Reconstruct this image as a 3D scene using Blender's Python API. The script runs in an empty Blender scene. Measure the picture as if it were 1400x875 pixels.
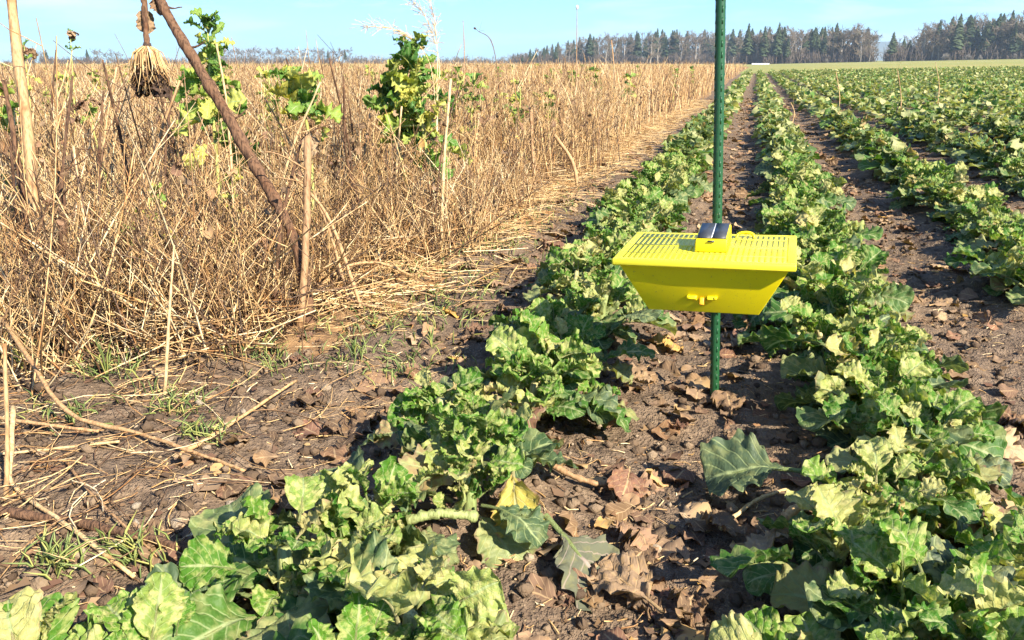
import bpy, math, random
import numpy as np
from mathutils import Matrix, Vector, Euler

R = math.radians
SC = bpy.context.scene
COL = SC.collection
rng = np.random.default_rng(7)
random.seed(7)

# ------------------------------------------------------------------ camera
F_PX, CAM_H = 1100.0, 0.70                     # focal length in photo pixels (1400 wide), eye height
PITCH = math.atan(352 / F_PX)
YAW = math.atan(335 * math.cos(PITCH) / F_PX)
cam = bpy.data.cameras.new('camera')
cam.sensor_width = 36.0
cam.lens = 36.0 * F_PX / 1400.0
cam.clip_start = 0.02
cam.clip_end = 20000.0
cam_ob = bpy.data.objects.new('camera', cam)
COL.objects.link(cam_ob)
cam_ob.location = (0, 0, CAM_H)
cam_ob.rotation_euler = (R(90) - PITCH, 0, YAW)
SC.camera = cam_ob

# ------------------------------------------------------------------ sky, sun, exposure
SUN_AZ, SUN_EL = -32.0, 36.0                    # degrees from +X towards +Y, above the horizon
world = bpy.data.worlds.new('World')
SC.world = world
world.use_nodes = True
wn, wl = world.node_tree.nodes, world.node_tree.links
wn.clear()
w_out = wn.new('ShaderNodeOutputWorld')
w_bg = wn.new('ShaderNodeBackground')
w_sky = wn.new('ShaderNodeTexSky')
w_sky.sky_type = 'NISHITA'
w_sky.sun_disc = False
w_sky.sun_elevation = R(SUN_EL)
w_sky.sun_rotation = R(90 - SUN_AZ)
w_sky.altitude = 600
w_sky.air_density = 1.0
w_sky.dust_density = 0.15
w_sky.ozone_density = 2.5
w_tc = wn.new('ShaderNodeTexCoord')
w_map = wn.new('ShaderNodeMapping')
w_map.inputs['Scale'].default_value = (2.2, 2.2, 16.0)
w_noise = wn.new('ShaderNodeTexNoise')
w_noise.inputs['Scale'].default_value = 2.3
w_noise.inputs['Detail'].default_value = 6.0
w_noise.inputs['Roughness'].default_value = 0.55
w_noise.inputs['Distortion'].default_value = 0.4
w_ramp = wn.new('ShaderNodeValToRGB')
w_ramp.color_ramp.elements[0].position = 0.49
w_ramp.color_ramp.elements[1].position = 0.70
w_mul = wn.new('ShaderNodeMath'); w_mul.operation = 'MULTIPLY'; w_mul.inputs[1].default_value = 0.6
w_tint = wn.new('ShaderNodeMix'); w_tint.data_type = 'RGBA'; w_tint.blend_type = 'MULTIPLY'
w_tint.inputs['Factor'].default_value = 1.0
w_tint.inputs['B'].default_value = (0.31, 0.575, 0.88, 1)
w_mix = wn.new('ShaderNodeMix'); w_mix.data_type = 'RGBA'
w_mix.inputs['B'].default_value = (4.6, 4.9, 5.1, 1)
wl.new(w_tc.outputs['Generated'], w_map.inputs['Vector'])
wl.new(w_map.outputs['Vector'], w_noise.inputs['Vector'])
wl.new(w_noise.outputs['Fac'], w_ramp.inputs['Fac'])
wl.new(w_ramp.outputs['Color'], w_mul.inputs[0])
wl.new(w_sky.outputs['Color'], w_tint.inputs['A'])
wl.new(w_tint.outputs['Result'], w_mix.inputs['A'])
wl.new(w_mul.outputs['Value'], w_mix.inputs['Factor'])
wl.new(w_mix.outputs['Result'], w_bg.inputs['Color'])
w_bg.inputs['Strength'].default_value = 0.100
wl.new(w_bg.outputs['Background'], w_out.inputs['Surface'])

sun = bpy.data.lights.new('sun', 'SUN')
sun.energy = 5.0
sun.angle = R(0.6)
sun.color = (1.0, 0.90, 0.74)
sun_ob = bpy.data.objects.new('sun', sun)
COL.objects.link(sun_ob)
SUN_V = Vector((math.cos(R(SUN_EL)) * math.cos(R(SUN_AZ)), math.cos(R(SUN_EL)) * math.sin(R(SUN_AZ)), math.sin(R(SUN_EL))))
sun_ob.rotation_euler = SUN_V.to_track_quat('Z', 'Y').to_euler()
sun_ob.location = (6, 2, 6)

SC.view_settings.view_transform = 'Standard'
SC.view_settings.look = 'None'
SC.view_settings.gamma = 1.0
SC.view_settings.use_curve_mapping = False
SC.view_settings.exposure = 1.62
SC.cycles.max_bounces = 4
SC.cycles.diffuse_bounces = 2
SC.cycles.glossy_bounces = 1
SC.cycles.transmission_bounces = 2
SC.cycles.volume_bounces = 0
SC.cycles.use_adaptive_sampling = True
SC.cycles.adaptive_threshold = 0.02
SC.cycles.caustics_reflective = False
SC.cycles.caustics_refractive = False
SC.cycles.transparent_max_bounces = 4
SC.cycles.use_denoising = True

# ------------------------------------------------------------------ photo geometry helpers
_fh = np.array([-math.sin(YAW), math.cos(YAW), 0.0])
FWD = _fh * math.cos(PITCH) + np.array([0, 0, -math.sin(PITCH)])
RT = np.array([math.cos(YAW), math.sin(YAW), 0.0])
UP = np.cross(RT, FWD)
EYE = np.array([0, 0, CAM_H])


def ray(px, py):
    return FWD + RT * (px - 700) / F_PX + UP * (437.5 - py) / F_PX


def gp(px, py, z=0.0):
    d = ray(px, py)
    return EYE + d * ((z - CAM_H) / d[2])


def pt(px, py, depth):
    return EYE + ray(px, py) * depth


def depth_of(P):
    return float((np.asarray(P) - EYE) @ FWD)


# ------------------------------------------------------------------ noise and terrain height
_tab = rng.random((256, 256))


def vnoise(x, y):
    x = np.asarray(x, float); y = np.asarray(y, float)
    xi = np.floor(x).astype(int); yi = np.floor(y).astype(int)
    fx = x - xi; fy = y - yi
    fx = fx * fx * (3 - 2 * fx); fy = fy * fy * (3 - 2 * fy)
    a = _tab[xi & 255, yi & 255]; b = _tab[(xi + 1) & 255, yi & 255]
    c = _tab[xi & 255, (yi + 1) & 255]; d = _tab[(xi + 1) & 255, (yi + 1) & 255]
    return (a * (1 - fx) + b * fx) * (1 - fy) + (c * (1 - fx) + d * fx) * fy


def sstep(x, a, b):
    t = np.clip((np.asarray(x, float) - a) / (b - a), 0, 1)
    return t * t * (3 - 2 * t)


ROW0, ROWS = -0.42, 0.665                     # first crop row and the spacing of the rows (m)
DRY_EDGE = -1.10                              # the dry strip begins left of this line
FIELD_END = 57.0


def height(x, y, fine=True):
    x = np.asarray(x, float); y = np.asarray(y, float)
    z = np.maximum(x + 2, 0) * 0.022 * sstep(y, 18, 70) * np.clip(1 - np.maximum(x, 0) / 1500, 0, 1)
    near = 1 - sstep(y, 8, 40)
    crop = sstep(x, ROW0 - 0.45, ROW0 - 0.1)
    z = z + 0.018 * np.cos(2 * np.pi * (x - ROW0) / ROWS) * crop * (1 - sstep(y, 50, FIELD_END))
    z = z + (vnoise(x * 1.7 + 3, y * 1.7) - 0.5) * 0.03 * near
    if fine:
        n = (vnoise(x * 9, y * 9) - 0.5) * 0.026 + (vnoise(x * 23 + 7, y * 23) - 0.5) * 0.020
        n = n + (np.abs(vnoise(x * 47 + 11, y * 47) - 0.5) - 0.25) * 0.020
        z = z + n * (1 - sstep(y, 4, 9))
    return z


def hz(x, y):
    return float(height(x, y))


# ------------------------------------------------------------------ mesh helpers
def np_mesh(name, V, faces, mats=(), uv=None, rnd=None, mat_idx=None, smooth=True):
    """V (n,3); faces: list of int arrays (m,3) or (m,4); uv per vertex; rnd per vertex."""
    me = bpy.data.meshes.new(name)
    V = np.ascontiguousarray(V, dtype=np.float32)
    me.vertices.add(len(V)); me.vertices.foreach_set('co', V.ravel())
    loops, starts, totals = [], [], []
    base = 0
    for F in faces:
        F = np.asarray(F, dtype=np.int32)
        if len(F) == 0:
            continue
        k = F.shape[1]
        loops.append(F.ravel())
        starts.append(base + np.arange(len(F), dtype=np.int32) * k)
        totals.append(np.full(len(F), k, dtype=np.int32))
        base += F.size
    loops = np.concatenate(loops); starts = np.concatenate(starts); totals = np.concatenate(totals)
    me.loops.add(len(loops)); me.loops.foreach_set('vertex_index', loops)
    me.polygons.add(len(starts))
    me.polygons.foreach_set('loop_start', starts)
    me.polygons.foreach_set('loop_total', totals)
    if smooth:
        me.polygons.foreach_set('use_smooth', np.ones(len(starts), dtype=bool))
    for m in mats:
        me.materials.append(m)
    if mat_idx is not None:
        me.polygons.foreach_set('material_index', np.asarray(mat_idx, dtype=np.int32))
    me.update(calc_edges=True)
    if uv is not None:
        lay = me.uv_layers.new(name='UVMap')
        lay.data.foreach_set('uv', np.asarray(uv, dtype=np.float32)[loops].ravel())
    if rnd is not None:
        at = me.attributes.new('rnd', 'FLOAT', 'POINT')
        at.data.foreach_set('value', np.asarray(rnd, dtype=np.float32))
    me.validate()
    return me


class Geo:
    """Collects raw geometry for ONE mesh object (several material slots possible)."""

    def __init__(self):
        self.V, self.UV, self.Rn, self.F, self.M, self.n = [], [], [], [], [], 0

    def add(self, V, faces, uv=None, rnd=0.5, mat=0):
        V = np.asarray(V, float)
        self.V.append(V)
        self.UV.append(np.zeros((len(V), 2)) if uv is None else np.asarray(uv, float))
        self.Rn.append(np.full(len(V), rnd) if np.isscalar(rnd) else np.asarray(rnd, float))
        for F in faces:
            F = np.asarray(F, int)
            if len(F):
                self.F.append(F + self.n)
                self.M.append(np.full(len(F), mat))
        self.n += len(V)
        return self

    def mesh(self, name, mats, smooth=True):
        return np_mesh(name, np.concatenate(self.V), self.F, mats, np.concatenate(self.UV),
                       np.concatenate(self.Rn), np.concatenate(self.M), smooth)

    def tris(self):
        return sum(len(F) * (F.shape[1] - 2) for F in self.F)


def tubes(P, Rad, sides=4, rnd=None):
    """P (N,K,3) centre lines, Rad (N,K) radii -> V, [quads], uv, rnd for N tapered tubes."""
    P = np.asarray(P, float); Rad = np.asarray(Rad, float)
    N, K, _ = P.shape
    T = np.gradient(P, axis=1)
    T /= np.linalg.norm(T, axis=2, keepdims=True) + 1e-9
    ref = np.where(np.abs(T[:, :1, 2:3]) < 0.9, np.array([0, 0, 1.0]), np.array([1.0, 0, 0]))
    A = np.cross(T, ref); A /= np.linalg.norm(A, axis=2, keepdims=True) + 1e-9
    B = np.cross(T, A)
    ang = np.arange(sides) * 2 * np.pi / sides
    V = P[:, :, None, :] + Rad[:, :, None, None] * (A[:, :, None, :] * np.cos(ang)[:, None] + B[:, :, None, :] * np.sin(ang)[:, None])
    idx = np.arange(N * K * sides).reshape(N, K, sides)
    a = idx[:, :-1, :]; b = np.roll(a, -1, axis=2); d = idx[:, 1:, :]; c = np.roll(d, -1, axis=2)
    Q = np.stack([a, b, c, d], axis=-1).reshape(-1, 4)
    uv = np.stack([np.broadcast_to(ang / 6.2832, (N, K, sides)), np.broadcast_to(np.linspace(0, 1, K)[None, :, None], (N, K, sides))], -1).reshape(-1, 2)
    r = np.repeat(rng.random(N) if rnd is None else np.asarray(rnd, float), K * sides)
    faces = [Q]
    if sides > 3:                              # close the ends
        if sides == 4:
            faces += [idx[:, 0, ::-1].reshape(-1, 4), idx[:, -1, :].reshape(-1, 4)]
        else:
            faces += [idx[:, 0, ::-1].reshape(-1, sides), idx[:, -1, :].reshape(-1, sides)]
    return V.reshape(-1, 3), faces, uv, r


def resample(path, k):
    """smooth Catmull-Rom resampling of a polyline to k points"""
    P = np.asarray(path, float)
    if len(P) == 2:
        t = np.linspace(0, 1, k)[:, None]
        return P[0] * (1 - t) + P[1] * t
    Q = np.vstack([2 * P[0] - P[1], P, 2 * P[-1] - P[-2]])
    t = np.linspace(0, len(P) - 1 - 1e-6, k)
    i = t.astype(int); u = (t - i)[:, None]
    a, b, c, d = Q[i], Q[i + 1], Q[i + 2], Q[i + 3]
    return 0.5 * ((2 * b) + (c - a) * u + (2 * a - 5 * b + 4 * c - d) * u * u + (3 * b - a - 3 * c + d) * u ** 3)


def add_tube(g, path, r0, r1=None, sides=6, k=10, rnd=0.5, mat=0, wob=0.0, prof=None):
    P = resample(path, k)
    r1 = r0 if r1 is None else r1
    rad = np.linspace(r0, r1, k) if prof is None else np.asarray(prof, float)
    if wob:
        P = P + rng.normal(0, wob, P.shape)
        rad = rad * (1 + rng.normal(0, 0.12, k))
    V, F, uv, rr = tubes(P[None], rad[None], sides, [rnd])
    g.add(V, F, uv, rr, mat)
    return P


def add_box(g, c, s, rot=None, mat=0, taper=None):
    """box centred at c with full size s; taper=(tx,ty) scales the bottom face."""
    sx, sy, sz = np.asarray(s, float) / 2
    tx, ty = taper or (1, 1)
    V = np.array([[-sx * tx, -sy * ty, -sz], [sx * tx, -sy * ty, -sz], [sx * tx, sy * ty, -sz], [-sx * tx, sy * ty, -sz],
                  [-sx, -sy, sz], [sx, -sy, sz], [sx, sy, sz], [-sx, sy, sz]])
    if rot is not None:
        V = V @ np.asarray(rot).T
    V = V + np.asarray(c, float)
    F = [[0, 3, 2, 1], [4, 5, 6, 7], [0, 1, 5, 4], [1, 2, 6, 5], [2, 3, 7, 6], [3, 0, 4, 7]]
    g.add(V, [F], mat=mat)


def link(name, me, parent=None, loc=None, mtx=None):
    o = bpy.data.objects.new(name, me)
    COL.objects.link(o)
    if parent is not None:
        o.parent = parent
    if mtx is not None:
        o.matrix_basis = mtx
    elif loc is not None:
        o.location = loc
    return o


def tag(o, label=None, cat=None, group=None, kind=None):
    if label:
        o['label'] = label
    if cat:
        o['category'] = cat
    if group:
        o['group'] = group
    if kind:
        o['kind'] = kind
    return o


def thing(name, label, cat, loc=(0, 0, 0), rotz=0.0, group=None):
    o = link(name, None, loc=loc)
    o.rotation_euler = (0, 0, rotz)
    o.empty_display_size = 0.05
    return tag(o, label, cat, group)


def bevel(o, w, seg=2):
    m = o.modifiers.new('bevel', 'BEVEL')
    m.width = w; m.segments = seg; m.limit_method = 'ANGLE'; m.angle_limit = R(25)
    return o


ORD = ('nearest second third fourth fifth sixth seventh eighth ninth tenth eleventh twelfth thirteenth fourteenth fifteenth sixteenth '
       'seventeenth eighteenth nineteenth twentieth twenty-first twenty-second twenty-third twenty-fourth twenty-fifth twenty-sixth '
       'twenty-seventh twenty-eighth twenty-ninth thirtieth thirty-first thirty-second thirty-third thirty-fourth thirty-fifth '
       'thirty-sixth thirty-seventh thirty-eighth thirty-ninth fortieth').split()


# ------------------------------------------------------------------ materials
class Mat:
    def __init__(self, name):
        self.m = bpy.data.materials.new(name)
        self.m.use_nodes = True
        self.n, self.l = self.m.node_tree.nodes, self.m.node_tree.links
        self.n.clear()
        self.out = self.n.new('ShaderNodeOutputMaterial')

    def node(self, t, **kw):
        x = self.n.new(t)
        for k, v in kw.items():
            setattr(x, k, v)
        return x

    def lk(self, a, b):
        self.l.new(a, b)

    def val(self, sock, v):
        if hasattr(v, 'is_output') or hasattr(v, 'links'):
            self.lk(v, sock)
        else:
            sock.default_value = v

    def math(self, op, a, b=0.0, c=None, clamp=False):
        x = self.node('ShaderNodeMath', operation=op, use_clamp=clamp)
        self.val(x.inputs[0], a); self.val(x.inputs[1], b)
        if c is not None:
            self.val(x.inputs[2], c)
        return x.outputs[0]

    def mix(self, f, a, b, blend='MIX'):
        x = self.node('ShaderNodeMix', data_type='RGBA', blend_type=blend)
        self.val(x.inputs['Factor'], f)
        for s, v in (('A', a), ('B', b)):
            self.val(x.inputs[s], tuple(v) + (1,) if isinstance(v, (tuple, list)) and len(v) == 3 else v)
        return x.outputs['Result']

    def ramp(self, f, stops, interp='LINEAR'):
        x = self.node('ShaderNodeValToRGB')
        cr = x.color_ramp
        cr.interpolation = interp
        while len(cr.elements) < len(stops):
            cr.elements.new(0.5)
        for e, (p, c) in zip(cr.elements, stops):
            e.position = p
            e.color = tuple(c) + (1,) if len(c) == 3 else c
        self.val(x.inputs['Fac'], f)
        return x.outputs['Color']

    def smooth(self, x, a, b):
        n = self.node('ShaderNodeMapRange', interpolation_type='SMOOTHSTEP')
        self.val(n.inputs['Value'], x)
        n.inputs['From Min'].default_value = a; n.inputs['From Max'].default_value = b
        return n.outputs['Result']

    def noise(self, vec, scale, detail=3.0, rough=0.55, out='Fac'):
        x = self.node('ShaderNodeTexNoise')
        x.inputs['Scale'].default_value = scale; x.inputs['Detail'].default_value = detail
        x.inputs['Roughness'].default_value = rough
        if vec is not None:
            self.lk(vec, x.inputs['Vector'])
        return x.outputs[out]

    def obj(self):
        return self.node('ShaderNodeTexCoord').outputs['Object']

    def pos(self):
        return self.node('ShaderNodeNewGeometry').outputs['Position']

    def rnd(self, src):
        if src == 'obj':
            return self.node('ShaderNodeObjectInfo').outputs['Random']
        x = self.node('ShaderNodeAttribute', attribute_name='rnd')
        return x.outputs['Fac']

    def bsdf(self, base, rough=0.6, spec=0.5, normal=None, coat=0.0, sheen=0.0):
        b = self.node('ShaderNodeBsdfPrincipled')
        self.val(b.inputs['Base Color'], tuple(base) + (1,) if isinstance(base, (tuple, list)) else base)
        self.val(b.inputs['Roughness'], rough)
        b.inputs['Specular IOR Level'].default_value = spec
        b.inputs['Coat Weight'].default_value = coat
        b.inputs['Sheen Weight'].default_value = sheen
        if normal is not None:
            self.lk(normal, b.inputs['Normal'])
        return b.outputs['BSDF']

    def bump(self, h, strength=0.4, dist=0.01):
        b = self.node('ShaderNodeBump')
        b.inputs['Strength'].default_value = strength
        b.inputs['Distance'].default_value = dist
        self.lk(h, b.inputs['Height'])
        return b.outputs['Normal']

    def done(self, sh):
        self.lk(sh, self.out.inputs['Surface'])
        return self.m


def leaf_material(name, src, stops, vein=(0.30, 0.36, 0.16), trans=0.33, rough=0.55, spec=0.30, edge=None, sun_blotch=None):
    k = Mat(name)
    rn = k.rnd(src)
    uvn = k.node('ShaderNodeUVMap', uv_map='UVMap')
    sep = k.node('ShaderNodeSeparateXYZ')
    k.lk(uvn.outputs['UV'], sep.inputs[0])
    u = k.math('ABSOLUTE', k.math('SUBTRACT', k.math('MULTIPLY', sep.outputs[0], 2.0), 1.0))
    v = sep.outputs[1]
    base = k.ramp(rn, stops)
    jit = k.noise(k.obj(), 9.0, 4.0 if src == 'obj' else 1.0)
    base = k.mix(k.smooth(jit, 0.45, 0.75), base, k.mix(1.0, base, (1.4, 1.3, 0.95), 'MULTIPLY'))
    if sun_blotch:  # sunlit cream highlights painted as blotches, along with the leaf's waxy coating
        bl = k.math('MULTIPLY', k.smooth(k.noise(k.obj(), 4.5, 3.0 if src == 'obj' else 1.0, 0.6), 0.44, 0.64), k.math('ADD', 0.34, k.math('MULTIPLY', rn, 0.75), clamp=True))
        base = k.mix(bl, base, sun_blotch)
    # midrib and side veins
    mid = k.math('SUBTRACT', 1.0, k.smooth(u, 0.02, 0.09))
    ph = k.math('FRACT', k.math('MULTIPLY', k.math('SUBTRACT', v, k.math('MULTIPLY', u, 0.34)), 6.5))
    side = k.math('SUBTRACT', 1.0, k.smooth(k.math('ABSOLUTE', k.math('SUBTRACT', ph, 0.5)), 0.03, 0.10))
    side = k.math('MULTIPLY', side, 0.55)
    vn = k.math('MAXIMUM', mid, side)
    col = k.mix(vn, base, vein)
    if edge:                                    # discoloured margins on some leaves
        em = k.math('MULTIPLY', k.smooth(k.math('ADD', u, k.math('MULTIPLY', jit, 0.5)), 1.10, 1.35), k.smooth(rn, 0.70, 0.95))
        col = k.mix(em, col, edge)
    hgt = k.math('ADD', k.math('MULTIPLY', vn, -0.6), k.math('MULTIPLY', k.noise(uvn.outputs['UV'], 26.0, 1.0), 0.6))
    nrm = k.bump(hgt, 0.5, 0.004) if src == 'obj' else k.node('ShaderNodeNewGeometry').outputs['Normal']
    p = k.bsdf(col, rough, spec, nrm, sheen=0.0)
    t = k.node('ShaderNodeBsdfTranslucent')
    k.lk(k.mix(1.0, col, (1.25, 1.25, 0.55), 'MULTIPLY'), t.inputs['Color'])
    k.lk(nrm, t.inputs['Normal'])
    ms = k.node('ShaderNodeMixShader')
    ms.inputs[0].default_value = trans
    k.lk(p, ms.inputs[1]); k.lk(t.outputs['BSDF'], ms.inputs[2])
    return k.done(ms.outputs[0])


GREEN = [(0.0, (0.075, 0.125, 0.050)), (0.15, (0.040, 0.120, 0.014)), (0.32, (0.080, 0.175, 0.022)), (0.48, (0.075, 0.115, 0.045)),
         (0.62, (0.170, 0.235, 0.065)), (0.80, (0.270, 0.295, 0.115)), (0.95, (0.34, 0.33, 0.16)), (0.985, (0.42, 0.32, 0.10)), (1.0, (0.26, 0.12, 0.08))]
GREEN_BIG = [(0.0, (0.070, 0.105, 0.055)), (0.2, (0.038, 0.110, 0.016)), (0.42, (0.065, 0.150, 0.022)), (0.60, (0.075, 0.105, 0.062)),
             (0.78, (0.140, 0.200, 0.065)), (0.90, (0.200, 0.235, 0.095)), (0.975, (0.30, 0.29, 0.11)), (1.0, (0.24, 0.12, 0.09))]
SUN_CREAM = (0.50, 0.465, 0.195)  # cream of sunlit leaf tops, mixed into the leaf colour
M_LEAF = leaf_material('rape_leaf', 'obj', GREEN_BIG, edge=(0.22, 0.13, 0.09), sun_blotch=(0.30, 0.310, 0.125))
M_LEAF_PALE = leaf_material('rape_leaf_crinkled', 'obj', [(0.0, (0.040, 0.125, 0.014)), (0.28, (0.075, 0.185, 0.018)), (0.50, (0.115, 0.215, 0.030)), (0.72, (0.250, 0.300, 0.085)),
                                                          (0.95, (0.360, 0.350, 0.130)), (1.0, (0.36, 0.26, 0.12))], edge=(0.34, 0.24, 0.15), sun_blotch=SUN_CREAM, spec=0.18)  # paler ramp: sunlight on the small upper leaves put into their colour
M_LEAF_A = leaf_material('rape_leaf_small', 'attr', GREEN, edge=(0.22, 0.13, 0.09), sun_blotch=SUN_CREAM)
BOLT = [(0.0, (0.05, 0.14, 0.025)), (0.3, (0.11, 0.22, 0.035)), (0.6, (0.24, 0.33, 0.06)), (0.85, (0.38, 0.40, 0.10)), (1.0, (0.46, 0.42, 0.08))]
M_BOLT = leaf_material('bolting_leaf', 'obj', BOLT)
M_BOLT_A = leaf_material('bolting_leaf_small', 'attr', BOLT)
DEAD = [(0.0, (0.10, 0.065, 0.042)), (0.25, (0.19, 0.125, 0.078)), (0.45, (0.13, 0.070, 0.048)), (0.65, (0.26, 0.180, 0.112)), (0.80, (0.18, 0.095, 0.065)), (0.93, (0.36, 0.265, 0.165)), (1.0, (0.42, 0.24, 0.06))]
M_DEAD = leaf_material('withered_leaf', 'obj', DEAD, vein=(0.36, 0.25, 0.14), trans=0.12, rough=0.85, spec=0.12)
M_DEAD_A = leaf_material('withered_leaf_small', 'attr', DEAD, vein=(0.36, 0.25, 0.14), trans=0.12, rough=0.85, spec=0.12)
M_PURPLE = leaf_material('purpling_leaf', 'obj', [(0.0, (0.10, 0.115, 0.070)), (0.5, (0.12, 0.10, 0.080)), (1.0, (0.11, 0.13, 0.07))],
                         vein=(0.28, 0.22, 0.18), trans=0.1, rough=0.8, spec=0.1, edge=(0.30, 0.13, 0.10))


def stem_material(name, src, stops, scale=60.0, rough=0.65, streak=(0.62, 0.55, 0.5), relief=0.003):
    k = Mat(name)
    rn = k.rnd(src)
    base = k.ramp(rn, stops)
    mp = k.node('ShaderNodeMapping')
    mp.inputs['Scale'].default_value = (1.0, 1.0, 0.12)
    k.lk(k.obj(), mp.inputs['Vector'])
    st = k.noise(mp.outputs['Vector'], scale * 4, 4.0 if src == 'obj' else 0.0)
    blot = k.noise(k.obj(), scale * 0.35, 3.0 if src == 'obj' else 0.0)
    col = k.mix(k.smooth(st, 0.4, 0.7), base, k.mix(1.0, base, streak, 'MULTIPLY'))
    col = k.mix(k.smooth(blot, 0.55, 0.75), col, k.mix(1.0, col, (0.7, 0.55, 0.42), 'MULTIPLY'))
    return k.done(k.bsdf(col, rough, 0.35, k.bump(st, 0.9, relief) if src == 'obj' else None))


M_PETIOLE = stem_material('green_stem', 'obj', [(0, (0.20, 0.27, 0.09)), (0.6, (0.30, 0.33, 0.13)), (1, (0.40, 0.36, 0.18))])
M_PETIOLE_A = stem_material('green_stem_small', 'attr', [(0, (0.20, 0.27, 0.09)), (0.6, (0.30, 0.33, 0.13)), (1, (0.40, 0.36, 0.18))])
M_BOLTSTEM = stem_material('pale_green_stem', 'obj', [(0, (0.32, 0.36, 0.09)), (1, (0.44, 0.42, 0.13))], 30)
STRAW = [(0.0, (0.070, 0.045, 0.030)), (0.20, (0.22, 0.130, 0.068)), (0.45, (0.47, 0.300, 0.130)), (0.74, (0.63, 0.445, 0.205)), (1.0, (0.77, 0.64, 0.40))]
M_STRAW_A = stem_material('dry_straw', 'attr', STRAW, 40)
M_STRAW = stem_material('dry_stalk', 'obj', [(0, (0.30, 0.18, 0.09)), (0.5, (0.46, 0.30, 0.14)), (1, (0.54, 0.40, 0.21))], 40)
M_BARK = stem_material('dark_stalk', 'obj', [(0, (0.115, 0.062, 0.034)), (1, (0.16, 0.086, 0.046))], 45, 0.9, (0.30, 0.27, 0.26), 0.008)
M_HEADDARK = stem_material('dark_seed_head', 'obj', [(0, (0.05, 0.032, 0.025)), (1, (0.07, 0.045, 0.03))], 80, 0.9)
M_STALKA = stem_material('dark_stalk_small', 'attr', [(0, (0.10, 0.055, 0.035)), (1, (0.24, 0.14, 0.08))], 30, 0.8)


def soil_material():
    k = Mat('soil')
    p = k.pos()
    n1 = k.noise(p, 2.2, 3.0, 0.6)
    n2 = k.noise(p, 38.0, 4.0, 0.65)
    n3 = k.noise(p, 170.0, 2.0, 0.6)
    col = k.ramp(n2, [(0.25, (0.058, 0.040, 0.028)), (0.5, (0.140, 0.099, 0.067)), (0.72, (0.225, 0.163, 0.110)), (0.9, (0.30, 0.23, 0.16))])
    col = k.mix(k.math('MULTIPLY', k.smooth(n1, 0.45, 0.7), 0.5), col, (0.25, 0.175, 0.108))
    # fibrous litter flecks
    wv = k.node('ShaderNodeTexVoronoi')
    wv.inputs['Scale'].default_value = 120.0
    k.lk(p, wv.inputs['Vector'])
    col = k.mix(k.math('MULTIPLY', k.smooth(wv.outputs['Distance'], 0.45, 0.1), k.smooth(n3, 0.52, 0.62)), col, (0.30, 0.22, 0.13))
    nb = k.math('ADD', k.math('MULTIPLY', n2, 1.0), k.math('MULTIPLY', n3, 0.5))
    return k.done(k.bsdf(col, 0.95, 0.15, k.bump(nb, 0.9, 0.02)))


def litter_material():
    k = Mat('straw_litter_soil')
    p = k.pos()
    n2 = k.noise(p, 30.0, 6.0, 0.7)
    n1 = k.noise(p, 0.8, 4.0)
    col = k.ramp(n2, [(0.3, (0.10, 0.062, 0.036)), (0.5, (0.26, 0.155, 0.075)), (0.75, (0.42, 0.27, 0.13))])
    col = k.mix(k.math('MULTIPLY', k.smooth(n1, 0.5, 0.75), 0.5), col, (0.20, 0.19, 0.07))
    return k.done(k.bsdf(col, 0.95, 0.15, k.bump(n2, 0.8, 0.03)))


def grassland_material():
    k = Mat('far_grassland')
    p = k.pos()
    mp = k.node('ShaderNodeMapping')
    mp.inputs['Scale'].default_value = (0.25, 1.0, 1.0)
    k.lk(p, mp.inputs['Vector'])
    n = k.noise(mp.outputs['Vector'], 0.09, 5.0)
    n2 = k.noise(p, 1.5, 5.0, 0.7)
    col = k.ramp(n, [(0.35, (0.17, 0.20, 0.05)), (0.5, (0.27, 0.26, 0.075)), (0.68, (0.33, 0.27, 0.10))])
    col = k.mix(k.math('MULTIPLY', n2, 0.5), col, (0.13, 0.15, 0.045))
    return k.done(k.bsdf(col, 0.9, 0.2, k.bump(n2, 0.6, 0.2)))


M_SOIL, M_LITTER, M_GRASSLAND = soil_material(), litter_material(), grassland_material()


# ================================================================== THE SETTING: ground
def graded(a, b, step, lo, hi, ratio):
    c = list(np.arange(a, b, step))
    s, x = step, c[-1]
    while x < hi:
        s *= ratio; x += s; c.append(x)
    s, x = step, c[0]
    while x > lo:
        s *= ratio; x -= s; c.insert(0, x)
    return np.array(c)


gx = graded(-2.2, 1.6, 0.019, -2500, 2500, 1.16)
gy = graded(0.45, 4.0, 0.019, -300, 3800, 1.10)
XX, YY = np.meshgrid(gx, gy, indexing='ij')
ZZ = height(XX, YY)
nx, ny = XX.shape
idx = np.arange(nx * ny).reshape(nx, ny)
Q = np.stack([idx[:-1, :-1], idx[1:, :-1], idx[1:, 1:], idx[:-1, 1:]], -1).reshape(-1, 4)
cx = ((XX[:-1, :-1] + XX[1:, 1:]) / 2).ravel(); cy = ((YY[:-1, :-1] + YY[1:, 1:]) / 2).ravel()
wob = (vnoise(cx * 3, cy * 3) - 0.5) * 0.25
midx = np.where(cy > FIELD_END + 1.5, 2, np.where((cx < DRY_EDGE + 0.12 + wob) & (cy > 1.75 + wob), 1, 0))
midx = np.where((cx < DRY_EDGE) & (cy > FIELD_END) & (cy < 160), 1, midx)
me = np_mesh('ground', np.stack([XX, YY, ZZ], -1).reshape(-1, 3), [Q], (M_SOIL, M_LITTER, M_GRASSLAND), mat_idx=midx)
tag(link('ground', me), 'brown crumbly field soil with furrows between the crop rows', 'ground', kind='structure')


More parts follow.
